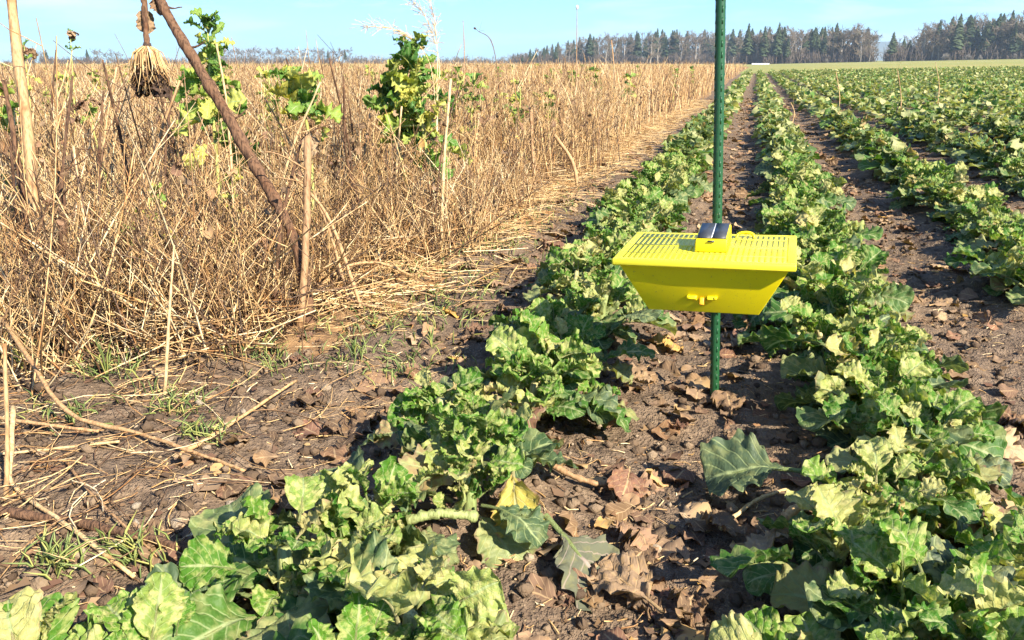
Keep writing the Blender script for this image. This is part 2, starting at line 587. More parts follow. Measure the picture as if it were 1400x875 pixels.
# ================================================================== leaf shapes
def leaf_shape(seed, nv=16, nu=10, pet=0.35, ruffle=0.10, fold=0.25, bend=0.9, lobes=0.5, narrow=1.0, crinkle=0.03, teeth=0.07, twist=0.0):
    """blade of length 1 (after the petiole) along +Y, normal +Z, width about 0.75."""
    r = np.random.default_rng(seed)
    v = np.linspace(0, 1, nv + 1)
    v = 0.40 * v + 0.60 * np.sin(v * np.pi / 2)          # closer rows towards the rounded tip
    u = np.linspace(-1, 1, nu + 1)
    u = np.sign(u) * np.abs(u) ** 0.85
    ph = r.random(8) * 6.28
    # half width along the blade: small basal lobes, then one large rounded terminal lobe
    q_ = np.clip((v - 0.12) / 0.88, 0, 1)
    term = np.sqrt(np.clip(1 - (2 * q_ ** 1.15 - 1) ** 2, 0, 1)) * 0.43
    basal = 0.17 * lobes * np.clip(np.sin(np.pi * np.clip(v / 0.30, 0, 1)), 0, 1)
    w = np.maximum(term, basal) + 0.010
    w[-1] = 0.008
    VV, UU = np.meshgrid(v, u, indexing='ij')
    WW = np.repeat(w[:, None], nu + 1, 1) * narrow
    sgn = np.where(UU < 0, 0, 1)
    fine = min(15.0, nv * .30)
    jag = 1 + teeth * np.sin(2 * np.pi * (2.7 + sgn * 0.6) * VV + ph[0] + sgn * 2) + teeth * 0.8 * np.sin(2 * np.pi * min(6.1, nv * .25) * VV + ph[7] + sgn * 3)
    jag = jag + teeth * 0.45 * np.sin(2 * np.pi * fine * VV + ph[1] + sgn)
    au = np.abs(UU)
    WW = WW * (1 + (jag - 1) * au ** 2)
    X = UU * WW
    Y = VV.copy() + au ** 2 * 0.05 * np.sin(9 * VV + ph[5]) - 0.06 * au * (1 - VV)
    Z = fold * np.abs(X)
    env = 0.35 + 0.65 * np.sin(np.pi * VV)
    Z += ruffle * 0.55 * au ** 1.6 * np.sin(2 * np.pi * (1.7 + 0.5 * sgn) * VV + ph[2] + sgn * 1.7) * env
    Z += ruffle * 0.50 * au ** 2.2 * np.sin(2 * np.pi * np.minimum(5.2 + 0.8 * sgn, nv * .26) * VV + ph[3] + sgn) * env
    Z += ruffle * 0.28 * au ** 3.0 * np.sin(2 * np.pi * min(9.7, nv * .28) * VV + ph[5] + sgn * 2) * env
    Z += crinkle * np.cos(2 * np.pi * 6.5 * (VV - 0.34 * au)) * np.sqrt(au) * np.sin(np.pi * VV)
    Z += crinkle * 0.9 * np.sin(UU * 7 + ph[4]) * np.sin(VV * 11 + ph[6])
    # bend along the length (arc droop), plus twist
    L = pet + 1
    s = np.clip((pet + Y) / L, 0, 1.15)
    th = bend * s ** 1.5
    ns = 60
    ss = np.linspace(0, 1.15, ns)
    thn = bend * ss ** 1.5
    cy_ = np.concatenate([[0], np.cumsum(np.cos(thn[:-1]) * np.diff(ss))]) * L
    cz_ = np.concatenate([[0], np.cumsum(-np.sin(thn[:-1]) * np.diff(ss))]) * L
    by, bz = np.interp(s, ss, cy_), np.interp(s, ss, cz_)
    tw = twist * VV
    X2 = X * np.cos(tw) - Z * np.sin(tw); Z2 = X * np.sin(tw) + Z * np.cos(tw)
    P = np.stack([X2, by + Z2 * np.sin(th), bz + Z2 * np.cos(th)], -1).reshape(-1, 3)
    ii = np.arange((nv + 1) * (nu + 1)).reshape(nv + 1, nu + 1)
    Qf = np.stack([ii[:-1, :-1], ii[:-1, 1:], ii[1:, 1:], ii[1:, :-1]], -1).reshape(-1, 4)
    uv = np.stack([(UU + 1) / 2, VV], -1).reshape(-1, 2)
    # petiole running on as a midrib under the blade
    sp = np.linspace(0, (pet + 0.62) / L, 7)
    pp = np.stack([np.zeros(7), np.interp(sp, ss, cy_), np.interp(sp, ss, cz_) - 0.012], -1)
    return P, Qf, uv, pp


def leaf_geo(g, S, M=None, rnd=0.5, pet_r=0.030, m_leaf=0, m_pet=1, sides=5):
    P, Qf, uv, pp = S
    rad = np.array([1.35, 1.1, 1.0, 0.85, 0.6, 0.4, 0.2]) * pet_r
    Vt, Ft, uvt, rt_ = tubes(pp[None], rad[None], sides, [rnd])
    sc = 1.0
    if M is not None:
        M = np.asarray(M)
        P = P @ M[:3, :3].T + M[:3, 3]
        Vt = Vt @ M[:3, :3].T + M[:3, 3]
    g.add(P, [Qf], uv, rnd, m_leaf)
    g.add(Vt, Ft[:1], uvt, rnd, m_pet)


def leaf_mesh(name, S, mats, pet_r=0.03, thick=False):
    g = Geo()
    leaf_geo(g, S, None, 0.5, pet_r)
    return g.mesh(name, mats)


def lm(az, el, roll, scale, loc):
    """leaf matrix: heading az about Z, raised by el, rolled about its own axis"""
    return Matrix.Translation(Vector(loc)) @ Matrix.Rotation(az, 4, 'Z') @ Matrix.Rotation(el, 4, 'X') @ Matrix.Rotation(roll, 4, 'Y') @ Matrix.Scale(scale, 4)


BIG = [leaf_mesh('leaf_large', leaf_shape(100 + i, 40, 12, 0.45, 0.08 + 0.03 * (i % 3), 0.12 + 0.10 * (i % 4), 0.9 + 0.2 * (i % 3), 0.55 + .2 * (i % 3), 0.95 + 0.06 * (i % 4), 0.032, 0.050, (i % 5 - 2) * 0.2),
                 (M_LEAF, M_PETIOLE)) for i in range(9)]
SMALL = [leaf_mesh('leaf_crinkled', leaf_shape(200 + i, 34, 12, 0.22, 0.10 + 0.035 * (i % 3), 0.20 + 0.15 * (i % 3), 0.5 + 0.3 * (i % 4), 0.4, 0.95 + 0.1 * (i % 3), 0.055, 0.055, (i % 5 - 2) * 0.35),
                   (M_LEAF_PALE, M_PETIOLE)) for i in range(9)]


def plant_leaves(r, size):
    """list of (class, az, el, roll, scale, height) for one rosette"""
    L = []
    nb = r.integers(7, 10)
    a0 = r.random() * 6.28
    for i in range(nb):
        L.append(('B', a0 + i * 6.283 / nb + r.normal(0, .25), R(r.uniform(6, 44)), r.normal(0, .35), size * r.uniform(0.068, 0.112), r.uniform(0.01, 0.04) * size))
    ns = r.integers(22, 28)
    for i in range(ns):
        L.append(('S', r.random() * 6.28, R(r.uniform(16, 74)), r.normal(0, .6), size * r.uniform(0.027, 0.070), r.uniform(0.02, 0.11) * size))
    return L


def crop_plant_parts(parent, r, size):
    g = Geo()
    add_tube(g, [(0, 0, -0.03), (r.normal(0, .006), r.normal(0, .006), 0.04 * size), (r.normal(0, .012), r.normal(0, .012), 0.09 * size)], 0.013 * size, 0.007 * size, 6, 5, 0.4, 0, 0.001)
    link('stem', g.mesh('stem', (M_PETIOLE,)), parent)
    for (c, az, el, roll, s, h) in plant_leaves(r, size):
        me_ = (BIG if c == 'B' else SMALL)[r.integers(0, 9)]
        off = r.uniform(0.0, 0.055) * size
        link('leaf', me_, parent, mtx=lm(az, el, roll, s, (-math.sin(az) * off, math.cos(az) * off, h)))


def low_plant_geo(g, r, size, nv, nu, M=None, nleaf=None, pet=True, mats=(0, 1)):
    L = plant_leaves(r, size)
    if nleaf:
        L = L[2:2 + nleaf]
    for (c, az, el, roll, s, h) in L:
        bank = LOWB if c == 'B' else LOWS
        S = bank[(nv, nu)][r.integers(0, len(bank[(nv, nu)]))]
        m = lm(az, el, roll, s, (0, 0, h))
        if M is not None:
            m = M @ m
        if pet:
            leaf_geo(g, S, np.array(m), r.random(), 0.03, mats[0], mats[1], 3)
        else:
            P, Qf, uv, pp = S
            mm = np.array(m)
            g.add(P @ mm[:3, :3].T + mm[:3, 3], [Qf], uv, r.random(), mats[0])


LOWB, LOWS = {}, {}
for nv, nu in ((9, 4), (5, 2), (4, 2)):
    LOWB[(nv, nu)] = [leaf_shape(300 + i, nv, nu, 0.45, 0.12, 0.2, 1.0, 0.8, 1.05, 0.03, 0.06, (i % 3 - 1) * .3) for i in range(6)]
    LOWS[(nv, nu)] = [leaf_shape(330 + i, nv, nu, 0.22, 0.22, 0.3, 0.8, 0.5, 1.1, 0.05, 0.06, (i % 3 - 1) * .4) for i in range(6)]

# ================================================================== crop rows
row_name = ['left of the stake', 'right of the stake', 'second right of the stake', 'third right of the stake',
            'fourth right of the stake', 'fifth right of the stake', 'sixth right of the stake']


def in_view(x, y, m=60, z=0.1):
    q = np.array([x, y, z]) - EYE
    d = q @ FWD
    if d < 0.2:
        return False
    px = 700 + F_PX * (q @ RT) / d; py = 437.5 - F_PX * (q @ UP) / d
    return -m < px < 1400 + m and py < 875 + m * 2.2


spots = []
r_crop = np.random.default_rng(21)
for ri in range(40):
    xr = ROW0 + ri * ROWS
    y = 0.50 + r_crop.random() * 0.1
    while y < FIELD_END:
        x = xr + np.clip(r_crop.normal(0, 0.050 if y < 9 else 0.035), -.08, .08)
        if y < 6 or r_crop.random() > 0.04:
            spots.append((ri, x, y))
        y += r_crop.uniform(0.075, 0.135) if y < 9 else (r_crop.uniform(0.15, 0.25) if y < 22 else r_crop.uniform(0.22, 0.34))
seen = [s for s in spots if in_view(s[1], s[2])]
hidden = []
seen.sort(key=lambda s: depth_of((s[1], s[2], 0)))
near_n = 118
count = {}
MID = []
for i in range(8):
    g = Geo()
    low_plant_geo(g, np.random.default_rng(500 + i), 1.0, 9, 4)
    MID.append(g.mesh('rape_plant', (M_LEAF_A, M_PETIOLE_A)))
bulk = Geo()
LOWP = []
for i in range(10):
    g = Geo()
    low_plant_geo(g, np.random.default_rng(600 + i), 1.0, 5, 2, pet=False)
    LOWP.append((np.concatenate(g.V), np.concatenate(g.F), np.concatenate(g.UV), np.concatenate(g.Rn)))
FARP = []
for i in range(10):
    g = Geo()
    low_plant_geo(g, np.random.default_rng(650 + i), 1.2, 4, 2, pet=False, nleaf=12)
    FARP.append((np.concatenate(g.V), np.concatenate(g.F), np.concatenate(g.UV), np.concatenate(g.Rn)))
for i, (ri, x, y) in enumerate(seen):
    r = np.random.default_rng(1000 + i)
    size = r.uniform(0.88, 1.2)
    k = count[ri] = count.get(ri, 0) + 1
    z = hz(x, y) if y < 9 else float(height(x, y, False))
    if i < 300:
        if ri < 7 and k <= 40 and i < 230:
            nth = 'nearest' if k == 1 else ORD[k - 1] + ' nearest'
            lab = f'oilseed rape plant, {nth} in the crop row {row_name[ri]}'
        elif ri < 7:
            lab = f'small green rape plant farther up the crop row {row_name[ri]}'
        else:
            lab = 'small green rape plant in the crop rows far right of the stake'
        grp = 'oilseed rape plants in the crop row ' + (row_name[ri] if ri < 7 else 'at the far right')
        if i < near_n:
            t = thing('rape_plant', lab, 'crop plant', (x, y, z), 0, grp)
            crop_plant_parts(t, r, size)
        else:
            o = link('rape_plant', MID[r.integers(0, 8)], loc=(x, y, z))
            o.rotation_euler = (r.normal(0, .1), r.normal(0, .1), r.random() * 6.28)
            o.scale = (size * 1.14,) * 3
            tag(o, lab, 'crop plant', grp)
    else:
        V, F_, UVs, Rn = (LOWP if y < 11 else FARP)[r.integers(0, 10)]
        a = r.random() * 6.28
        c_, s_ = math.cos(a) * size * 1.16, math.sin(a) * size * 1.16
        Vn = np.stack([V[:, 0] * c_ - V[:, 1] * s_ + x, V[:, 0] * s_ + V[:, 1] * c_ + y, V[:, 2] * size * 1.08 + z], -1)
        bulk.add(Vn, [F_], UVs, np.mod(Rn * 0.9 + r.random() * 0.08, 1.0))
tag(link('rape_crop', bulk.mesh('rape_crop', (M_LEAF_A,))), 'green oilseed rape crop in long rows running to the far field edge', 'crop', kind='stuff')
print('crop: seen', len(seen), 'bulk tris', bulk.tris())


# ================================================================== the yellow trap on its green post
def plastic(name, col, rough=0.38, spec=0.5, trans=0.0):
    k = Mat(name)
    n = k.noise(k.obj(), 35.0, 4.0)
    d = k.noise(k.obj(), 9.0, 5.0, 0.7)
    sp = k.smooth(k.noise(k.obj(), 260.0, 2.0, 0.5), 0.66, 0.72)
    c = k.mix(k.math('MULTIPLY', k.smooth(d, 0.52, 0.8), 0.30), col, (col[0] * .6, col[1] * .55, col[2] * .6 + .01))
    c = k.mix(k.math('MULTIPLY', sp, k.math('MULTIPLY', k.smooth(d, 0.40, 0.62), 0.55)), c, (0.20, 0.15, 0.09))
    b = k.bsdf(c, k.math('ADD', rough, k.math('MULTIPLY', n, 0.15)), spec, k.bump(k.noise(k.obj(), 420.0, 2.0), 0.06, 0.001))
    if trans:
        t = k.node('ShaderNodeBsdfTranslucent'); t.inputs['Color'].default_value = tuple(col) + (1,)
        ms = k.node('ShaderNodeMixShader'); ms.inputs[0].default_value = trans
        k.lk(b, ms.inputs[1]); k.lk(t.outputs[0], ms.inputs[2])
        return k.done(ms.outputs[0])
    return k.done(b)


M_YELLOW = plastic('yellow_plastic', (0.80, 0.655, 0.004), trans=0.12)
M_YELLOW2 = plastic('yellow_lid_plastic', (0.82, 0.74, 0.04), trans=0.25)
M_ORANGE = plastic('orange_plug', (0.80, 0.36, 0.01))
M_STAKE = plastic('green_stake_coating', (0.010, 0.065, 0.022), 0.35)
M_WHITE = plastic('white_strip', (0.7, 0.7, 0.68))
M_GREY = plastic('dark_grey_plastic', (0.03, 0.03, 0.032))


def cell_material():
    k = Mat('solar_cell')
    w = k.node('ShaderNodeTexWave', wave_type='BANDS', bands_direction='X')
    w.inputs['Scale'].default_value = 160.0
    k.lk(k.obj(), w.inputs['Vector'])
    c = k.mix(k.math('MULTIPLY', k.smooth(w.outputs['Fac'], 0.85, 1.0), 0.4), (0.030, 0.034, 0.042), (0.12, 0.13, 0.14))
    return k.done(k.bsdf(c, 0.42, 0.35))


M_CELL = cell_material()

post_base = gp(977, 538)
post_dir = np.array([-0.060, 0.0, 1.0]); post_dir /= np.linalg.norm(post_dir)
g = Geo()
pz = hz(post_base[0], post_base[1])
t = thing('plant_stake', 'tall green plastic-coated garden stake carrying the yellow trap', 'stake', (post_base[0], post_base[1], pz))
Lp = 1.22
add_tube(g, [np.zeros(3) - post_dir * 0.12, post_dir * Lp * 0.5, post_dir * Lp], 0.0098, 0.0098, 12, 24)
link('shaft', g.mesh('shaft', (M_STAKE,)), t)
g = Geo()
for a in np.arange(4) * math.pi / 2 + 0.5:          # four lines of small nubs moulded along the stake
    for s in np.arange(0.01, Lp - 0.02, 0.021):
        c = post_dir * s + np.array([math.cos(a), math.sin(a), 0]) * 0.0098
        add_box(g, c, (0.0011, 0.0026, 0.0125), Matrix.Rotation(a, 3, 'Z'))
link('ridge_nubs', g.mesh('ridge_nubs', (M_STAKE,)), t)
g = Geo()
add_tube(g, [post_dir * Lp, post_dir * (Lp + 0.012)], 0.0108, 0.006, 10, 4)
link('end_cap', g.mesh('end_cap', (M_STAKE,)), t)

TRAP = thing('insect_trap', 'bright yellow plastic tray trap with grid lid and solar panel on green stake', 'insect trap', (-0.056, 1.572, 0.250))
TRAP.rotation_euler = (0, R(-2.3), R(-2.5))
TW, TD, TH = 0.304, 0.240, 0.100


def tray(w0, d0, w1, d1, z0, z1, th):
    """open tray: outer and inner wall, rounded by a bevel modifier"""
    g = Geo()
    def ring(w, d, z):
        return [(-w / 2, -d / 2, z), (w / 2, -d / 2, z), (w / 2, d / 2, z), (-w / 2, d / 2, z)]
    V = ring(w0, d0, z0) + ring(w1, d1, z1) + ring(w1 - 2 * th, d1 - 2 * th, z1) + ring(w0 - 2 * th, d0 - 2 * th, z0 + th)
    F_ = [[3, 2, 1, 0]]
    for a in (0, 4, 8):
        for i in range(4):
            j = (i + 1) % 4
            F_.append([a + i, a + j, a + 4 + j, a + 4 + i])
    F_.append([12, 13, 14, 15])
    g.add(np.array(V), [F_])
    return g


o = link('tray', tray(0.204, 0.150, TW, TD, 0.0, TH, 0.004).mesh('tray', (M_YELLOW,), False), TRAP)
bevel(o, 0.004, 3)
g = Geo()                                          # lid frame: rim with downturned lip
for (c, s) in (((0, -TD / 2 - 0.003, TH + 0.0045), (TW + 0.020, 0.018, 0.013)), ((0, TD / 2 + 0.003, TH + 0.0045), (TW + 0.020, 0.018, 0.013)),
               ((-TW / 2 - 0.0015, 0, TH + 0.0045), (0.017, TD - 0.012, 0.0128)), ((TW / 2 + 0.0015, 0, TH + 0.0045), (0.017, TD - 0.012, 0.0128))):
    add_box(g, c, s)
lid = link('lid_frame', g.mesh('lid_frame', (M_YELLOW2,), False), TRAP)
bevel(lid, 0.003, 2)
g = Geo()
add_box(g, (0, 0, TH + 0.0090), (TW - .016, 0.012, 0.0054))
add_box(g, (0, -0.075, TH + 0.0090), (TW - .016, 0.006, 0.0052)); add_box(g, (0, 0.075, TH + 0.0090), (TW - .016, 0.006, 0.0052))
link('cross_bar', g.mesh('cross_bar', (M_YELLOW2,), False), lid)
gs = Geo()
add_box(gs, (0, 0, 0), (0.0058, TD - 0.012, 0.0042))
slat_me = gs.mesh('slat', (M_YELLOW2,), False)
for i in range(29):
    x = -TW / 2 + 0.012 + i * (TW - 0.024) / 28
    link('slat', slat_me, lid, loc=(x, 0, TH + 0.00905))
g = Geo()
add_box(g, (0, 0, TH + 0.0092), (TW - 0.014, TD - 0.012, 0.0034))
link('lid_mesh', g.mesh('lid_mesh', (M_YELLOW2,), False), lid)
# electronics housing with the solar panel, standing at the middle of the lid
g = Geo()
hw, hd = 0.060, 0.100
Vh = np.array([(-hw / 2, -hd / 2, 0), (hw / 2, -hd / 2, 0), (hw / 2, hd / 2, 0), (-hw / 2, hd / 2, 0),
               (-hw / 2 + .001, -hd / 2 + .003, 0.024), (hw / 2 - .001, -hd / 2 + .003, 0.024), (hw / 2 - .001, hd / 2 - .002, 0.036), (-hw / 2 + .001, hd / 2 - .002, 0.036)])
g.add(Vh + np.array([0.010, -0.006, TH + 0.0118]), [[[0, 3, 2, 1], [4, 5, 6, 7], [0, 1, 5, 4], [1, 2, 6, 5], [2, 3, 7, 6], [3, 0, 4, 7]]])
hs = bevel(link('sensor_housing', g.mesh('sensor_housing', (M_YELLOW,), False), TRAP), 0.0025, 2)
slope = math.atan2(0.012, hd - 0.005)
rotp = np.array(Matrix.Rotation(slope, 3, 'X'))
pc = np.array([0.010, -0.006, TH + 0.0118 + 0.0312])
for sx in (-1, 1):
    g = Geo()
    add_box(g, pc + np.array([sx * 0.0135, 0, 0]), (0.0250, 0.088, 0.003), rotp)
    link('solar_cell', g.mesh('solar_cell', (M_CELL,), False), hs)
g = Geo()
add_box(g, pc, (0.0018, 0.086, 0.0030), rotp)
link('cell_divider', g.mesh('cell_divider', (M_WHITE,), False), hs)
g = Geo()
add_box(g, (0.010, -0.0555, TH + 0.0325), (0.012, 0.004, 0.003)); add_box(g, (-0.0205, -0.02, TH + 0.026), (0.004, 0.008, 0.008))
link('catch', g.mesh('catch', (M_GREY,), False), hs)
g = Geo()
add_tube(g, [(0.046, 0.085, TH + 0.008), (0.050, 0.094, TH + 0.018), (0.064, 0.097, TH + 0.0215), (0.078, 0.097, TH + 0.018), (0.082, 0.094, TH + 0.008)], 0.0030, 0.0030, 8, 14)
link('carry_loop', g.mesh('carry_loop', (M_YELLOW,)), TRAP)
# moulded drain fittings on the front wall
fa = math.atan2((TD - 0.150) / 2, TH)
fr = np.array(Matrix.Rotation(-fa, 3, 'X'))


def front(x, z, out=0.0):
    return np.array([x, -(0.075 + (TD - 0.150) / 2 * z / TH) - out, z])


for sx in (-1, 1):
    g = Geo()
    add_box(g, front(sx * 0.017, 0.033, 0.003), (0.015, 0.008, 0.0075), fr)
    add_box(g, front(sx * 0.015, 0.0285, 0.002), (0.012, 0.006, 0.003), fr)
    add_tube(g, [front(sx * 0.0245, 0.0345, -0.002), front(sx * 0.0245, 0.0345, 0.008)], 0.0038, 0.0034, 8, 3)
    bevel(link('bracket', g.mesh('bracket', (M_YELLOW,), False), TRAP), 0.0012, 2)
g = Geo()
add_box(g, front(0.0, 0.0255, 0.004), (0.0085, 0.010, 0.014), fr)
bevel(link('drain_plug', g.mesh('drain_plug', (M_ORANGE,), False), TRAP), 0.0015, 2)
g = Geo()                                          # clamp joining the lid to the stake
add_box(g, (0.0, TD / 2 + 0.0185, TH - 0.004), (0.034, 0.013, 0.020))
bevel(link('post_clamp', g.mesh('post_clamp', (M_YELLOW,), False), TRAP), 0.002, 2)


# ================================================================== extra rape plants at the lower edge of the picture
def free_plant(px, py, size, seed, label, grp='oilseed rape plants at the front'):
    p = gp(px, py)
    r = np.random.default_rng(seed)
    t = thing('rape_plant', label, 'crop plant', (p[0], p[1], hz(p[0], p[1])), 0, grp)
    crop_plant_parts(t, r, size)
    return t


free_plant(60, 1020, 1.15, 71, 'large pale-leaved rape plant in the lower left corner')
free_plant(215, 1010, 1.05, 72, 'rape plant with broad leaves at the bottom edge, beside the corner plant')
free_plant(400, 850, 1.10, 73, 'bushy rape plant nearest the thick fallen stalk')
free_plant(560, 960, 1.15, 74, 'broad-leaved rape plant at the bottom edge nearest the bare furrow')
free_plant(1290, 960, 1.10, 75, 'rape plant at the bottom edge beneath the right-hand crop row')
free_plant(1120, 1010, 1.05, 76, 'rape plant at the bottom edge on the furrow side of the right-hand row')
free_plant(1400, 860, 1.05, 77, 'rape plant cut by the right edge near the lower right corner')


def ground_leaf(px, py, length, az, mesh, name, label, cat, lift=0.012, tilt=0.0, roll=0.0, group=None):
    p = gp(px, py)
    z = hz(p[0], p[1])
    o = link(name, mesh, mtx=lm(az, tilt, roll, length, (p[0], p[1], z + lift)))
    return tag(o, label, cat, group)


PURPLE = [leaf_mesh('leaf_purpling', leaf_shape(400 + i, 34, 10, 0.3, 0.07, 0.14, 0.6, 0.4, 1.0, 0.035, 0.04, .3), (M_PURPLE, M_PETIOLE)) for i in range(2)]
YELLOWISH = leaf_mesh('leaf_yellowing', leaf_shape(410, 34, 10, 0.35, 0.16, 0.25, 0.8, 0.5, 0.85, 0.05, 0.08, .5),
                      (leaf_material('yellowing_leaf', 'obj', [(0, (0.36, 0.36, 0.07)), (1, (0.40, 0.34, 0.08))], vein=(0.5, 0.46, 0.2), edge=(0.36, 0.18, 0.10)), M_PETIOLE))
ground_leaf(745, 745, 0.135, R(-125), PURPLE[0], 'fallen_leaf', 'large grey-purple drooping leaf with pink edge in the furrow', 'leaf', 0.05, R(-18), 0.1)
ground_leaf(700, 705, 0.11, R(-160), YELLOWISH, 'fallen_leaf', 'yellowing rape leaf hanging over bare soil at the front', 'leaf', 0.075, R(-28), 0.2)
ground_leaf(1110, 700, 0.125, R(100), BIG[3], 'fallen_leaf', 'single dark green lobed leaf lying out over the furrow soil', 'leaf', 0.05, R(8), -0.2)
ground_leaf(1150, 560, 0.13, R(62), BIG[5], 'fallen_leaf', 'large pale-veined leaf leaning beside the trap stake', 'leaf', 0.09, R(20), 0.3)

# ================================================================== withered leaves on the soil
DEADM = [leaf_mesh('leaf_withered', leaf_shape(420 + i, 26, 10, 0.25, 0.09 + 0.04 * (i % 3), 0.20 * (i % 2), 0.25 + 0.3 * (i % 3), 0.5, 0.90, 0.070, 0.035, (i % 5 - 2) * 0.3),
                   (M_DEAD, M_STRAW), 0.022) for i in range(10)]
r_dead = np.random.default_rng(31)
HERO_DEAD = [(478, 540, 0.10, 'curled brown withered leaf on soil left of the near crop row, upper of the pair'),
             (525, 568, 0.10, 'flattened brown withered leaf left of the near crop row, lower of the pair'),
             (700, 433, 0.09, 'yellow-brown fallen leaf on the bare soil beside the dry strip'),
             (795, 276, 0.12, 'orange-brown fallen leaf at the edge of the straw'),
             (738, 330, 0.11, 'reddish withered leaf lying against the left crop row'),
             (1035, 480, 0.10, 'orange withered leaf on soil just right of the stake foot'),
             (1000, 575, 0.10, 'tan withered leaf on soil in front of the stake foot'),
             (860, 650, 0.09, 'pinkish dry leaf standing on edge in the near furrow'),
             (830, 715, 0.10, 'pale crumpled dead leaf in the near furrow beside the purple leaf'),
             (905, 845, 0.11, 'reddish-brown withered leaf at the bottom edge of the furrow'),
             (1270, 415, 0.11, 'purple-red fallen leaf in the furrow on the far side of the right row'),
             (1325, 378, 0.08, 'bright orange fallen leaf in the furrow at right'),
             (1310, 600, 0.12, 'large brown crumpled leaf on the flank of the right crop row'),
             (1370, 560, 0.12, 'broad pale brown dead leaf at the right edge')]
for i, (px, py, L, lab) in enumerate(HERO_DEAD):
    ground_leaf(px, py, L * 0.95, r_dead.random() * 6.28, DEADM[i % 10], 'withered_leaf', lab, 'leaf', 0.014, R(r_dead.uniform(-4, 8)), r_dead.normal(0, .3))
n = 0
FUR = [(ROW0 - 0.33, 'left of the left crop row', 34), (ROW0 + ROWS / 2, 'in the stake furrow', 64),
       (ROW0 + 1.5 * ROWS, 'one furrow right of the stake', 52), (ROW0 + 2.5 * ROWS, 'two furrows right of the stake', 30),
       (ROW0 + 3.5 * ROWS, 'three furrows right of the stake', 16)]
for fx, where, num in FUR:
    k = 0
    while k < num:
        y = 0.75 + 7.0 * r_dead.random() ** 1.5
        x = fx + r_dead.normal(0, 0.10)
        if not in_view(x, y, 0, 0):
            k += 0.2
            continue
        k += 1
        o = link('withered_leaf', DEADM[r_dead.integers(0, 10)],
                 mtx=lm(r_dead.random() * 6.28, R(r_dead.uniform(-6, 16)), r_dead.normal(0, .5), r_dead.uniform(0.035, 0.085), (x, y, hz(x, y) + r_dead.uniform(0.008, 0.02))))
        band = 'nearer than the stake' if y < 1.5 else ('level with the trap' if y < 2.6 else ('farther up' if y < 4.5 else 'far up'))
        tag(o, f'crumpled brown withered leaf {where}, {band}', 'leaf', f'withered leaves {where}, {band}')


# ================================================================== stones
def stone_mesh(seed):
    r = np.random.default_rng(seed)
    nlat, nlon = 7, 10
    th = np.linspace(0, np.pi, nlat + 1); ph = np.arange(nlon) * 2 * np.pi / nlon
    T, P_ = np.meshgrid(th, ph, indexing='ij')
    D = np.stack([np.sin(T) * np.cos(P_), np.sin(T) * np.sin(P_), np.cos(T)], -1)
    rad = np.ones(T.shape)
    for _ in range(7):
        a = r.normal(0, 1, 3); a /= np.linalg.norm(a)
        c = r.uniform(0.62, 0.95)
        dd = D @ a
        rad = np.where(dd * rad > c, c / np.maximum(dd, 1e-3), rad)
    V = D * rad[..., None] * np.array([1.0, r.uniform(.6, .9), r.uniform(.5, .75)])
    ii = np.arange((nlat + 1) * nlon).reshape(nlat + 1, nlon)
    Qs = np.stack([ii[:-1], ii[1:], np.roll(ii[1:], -1, 1), np.roll(ii[:-1], -1, 1)], -1).reshape(-1, 4)
    return V.reshape(-1, 3), Qs


def stone_material(name, src):
    k = Mat(name)
    c = k.ramp(k.rnd(src), [(0, (0.20, 0.15, 0.10)), (0.4, (0.30, 0.24, 0.17)), (0.7, (0.36, 0.31, 0.24)), (1, (0.40, 0.29, 0.17))])
    n_ = k.noise(k.obj(), 5.0, 6.0, 0.65)
    c = k.mix(k.smooth(n_, 0.4, 0.7), c, k.mix(1.0, c, (0.6, 0.52, 0.45), 'MULTIPLY'))
    return k.done(k.bsdf(c, 0.9, 0.25, k.bump(n_, 0.5, 0.05)))


M_STONE, M_CLOD = stone_material('field_stone', 'obj'), None
STONES = []
for i in range(6):
    V, Qs = stone_mesh(40 + i)
    STONES.append(np_mesh('stone', V, [Qs], (M_STONE,)))
HS = [(245, 720, 0.017, 'rounded grey-brown stone above the thick fallen stalk'), (188, 699, 0.010, 'small orange-brown stone left of the rounded grey stone'),
      (186, 716, 0.009, 'small brown stone below the orange-brown pebble'), (284, 616, 0.011, 'pale grey stone beside the long lying straw'),
      (315, 690, 0.010, 'tan stone near the front leaves of the left row'), (308, 662, 0.011, 'flat brown stone in the bare soil patch at left'),
      (410, 655, 0.013, 'round tan clod-like stone at the edge of the front leaves'), (272, 553, 0.012, 'yellowish stone under the dry stems'),
      (88, 526, 0.013, 'orange-tan stone among dry stems at left'), (332, 557, 0.010, 'pale stone right of the yellowish stone'),
      (446, 532, 0.014, 'orange-brown stone beside the curled withered leaf'), (450, 547, 0.009, 'small brown stone beneath the orange-brown stone'),
      (895, 742, 0.013, 'dull brown stone in the near furrow'), (868, 728, 0.010, 'tan pebble in the near furrow beside dead leaf'),
      (1000, 700, 0.012, 'brown stone in the furrow before the right crop row')]
for i, (px, py, s, lab) in enumerate(HS):
    p = gp(px, py)
    o = link('field_stone', STONES[i % 6], loc=(p[0], p[1], hz(p[0], p[1]) + s * 0.3))
    o.scale = (s,) * 3; o.rotation_euler = (0.2, 0.1, i * 1.3)
    tag(o, lab, 'stone', 'stones lying on the soil')


# ================================================================== loose litter: clods, chaff, straw (uncountable)
def visible_mask(x, y, m=40):
    q = np.stack([x, y, np.zeros_like(x)], -1) - EYE
    d = q @ FWD
    px = 700 + F_PX * (q @ RT) / d; py = 437.5 - F_PX * (q @ UP) / d
    return (d > 0.3) & (px > -m) & (px < 1400 + m) & (py < 900 + m)


r_l = np.random.default_rng(51)


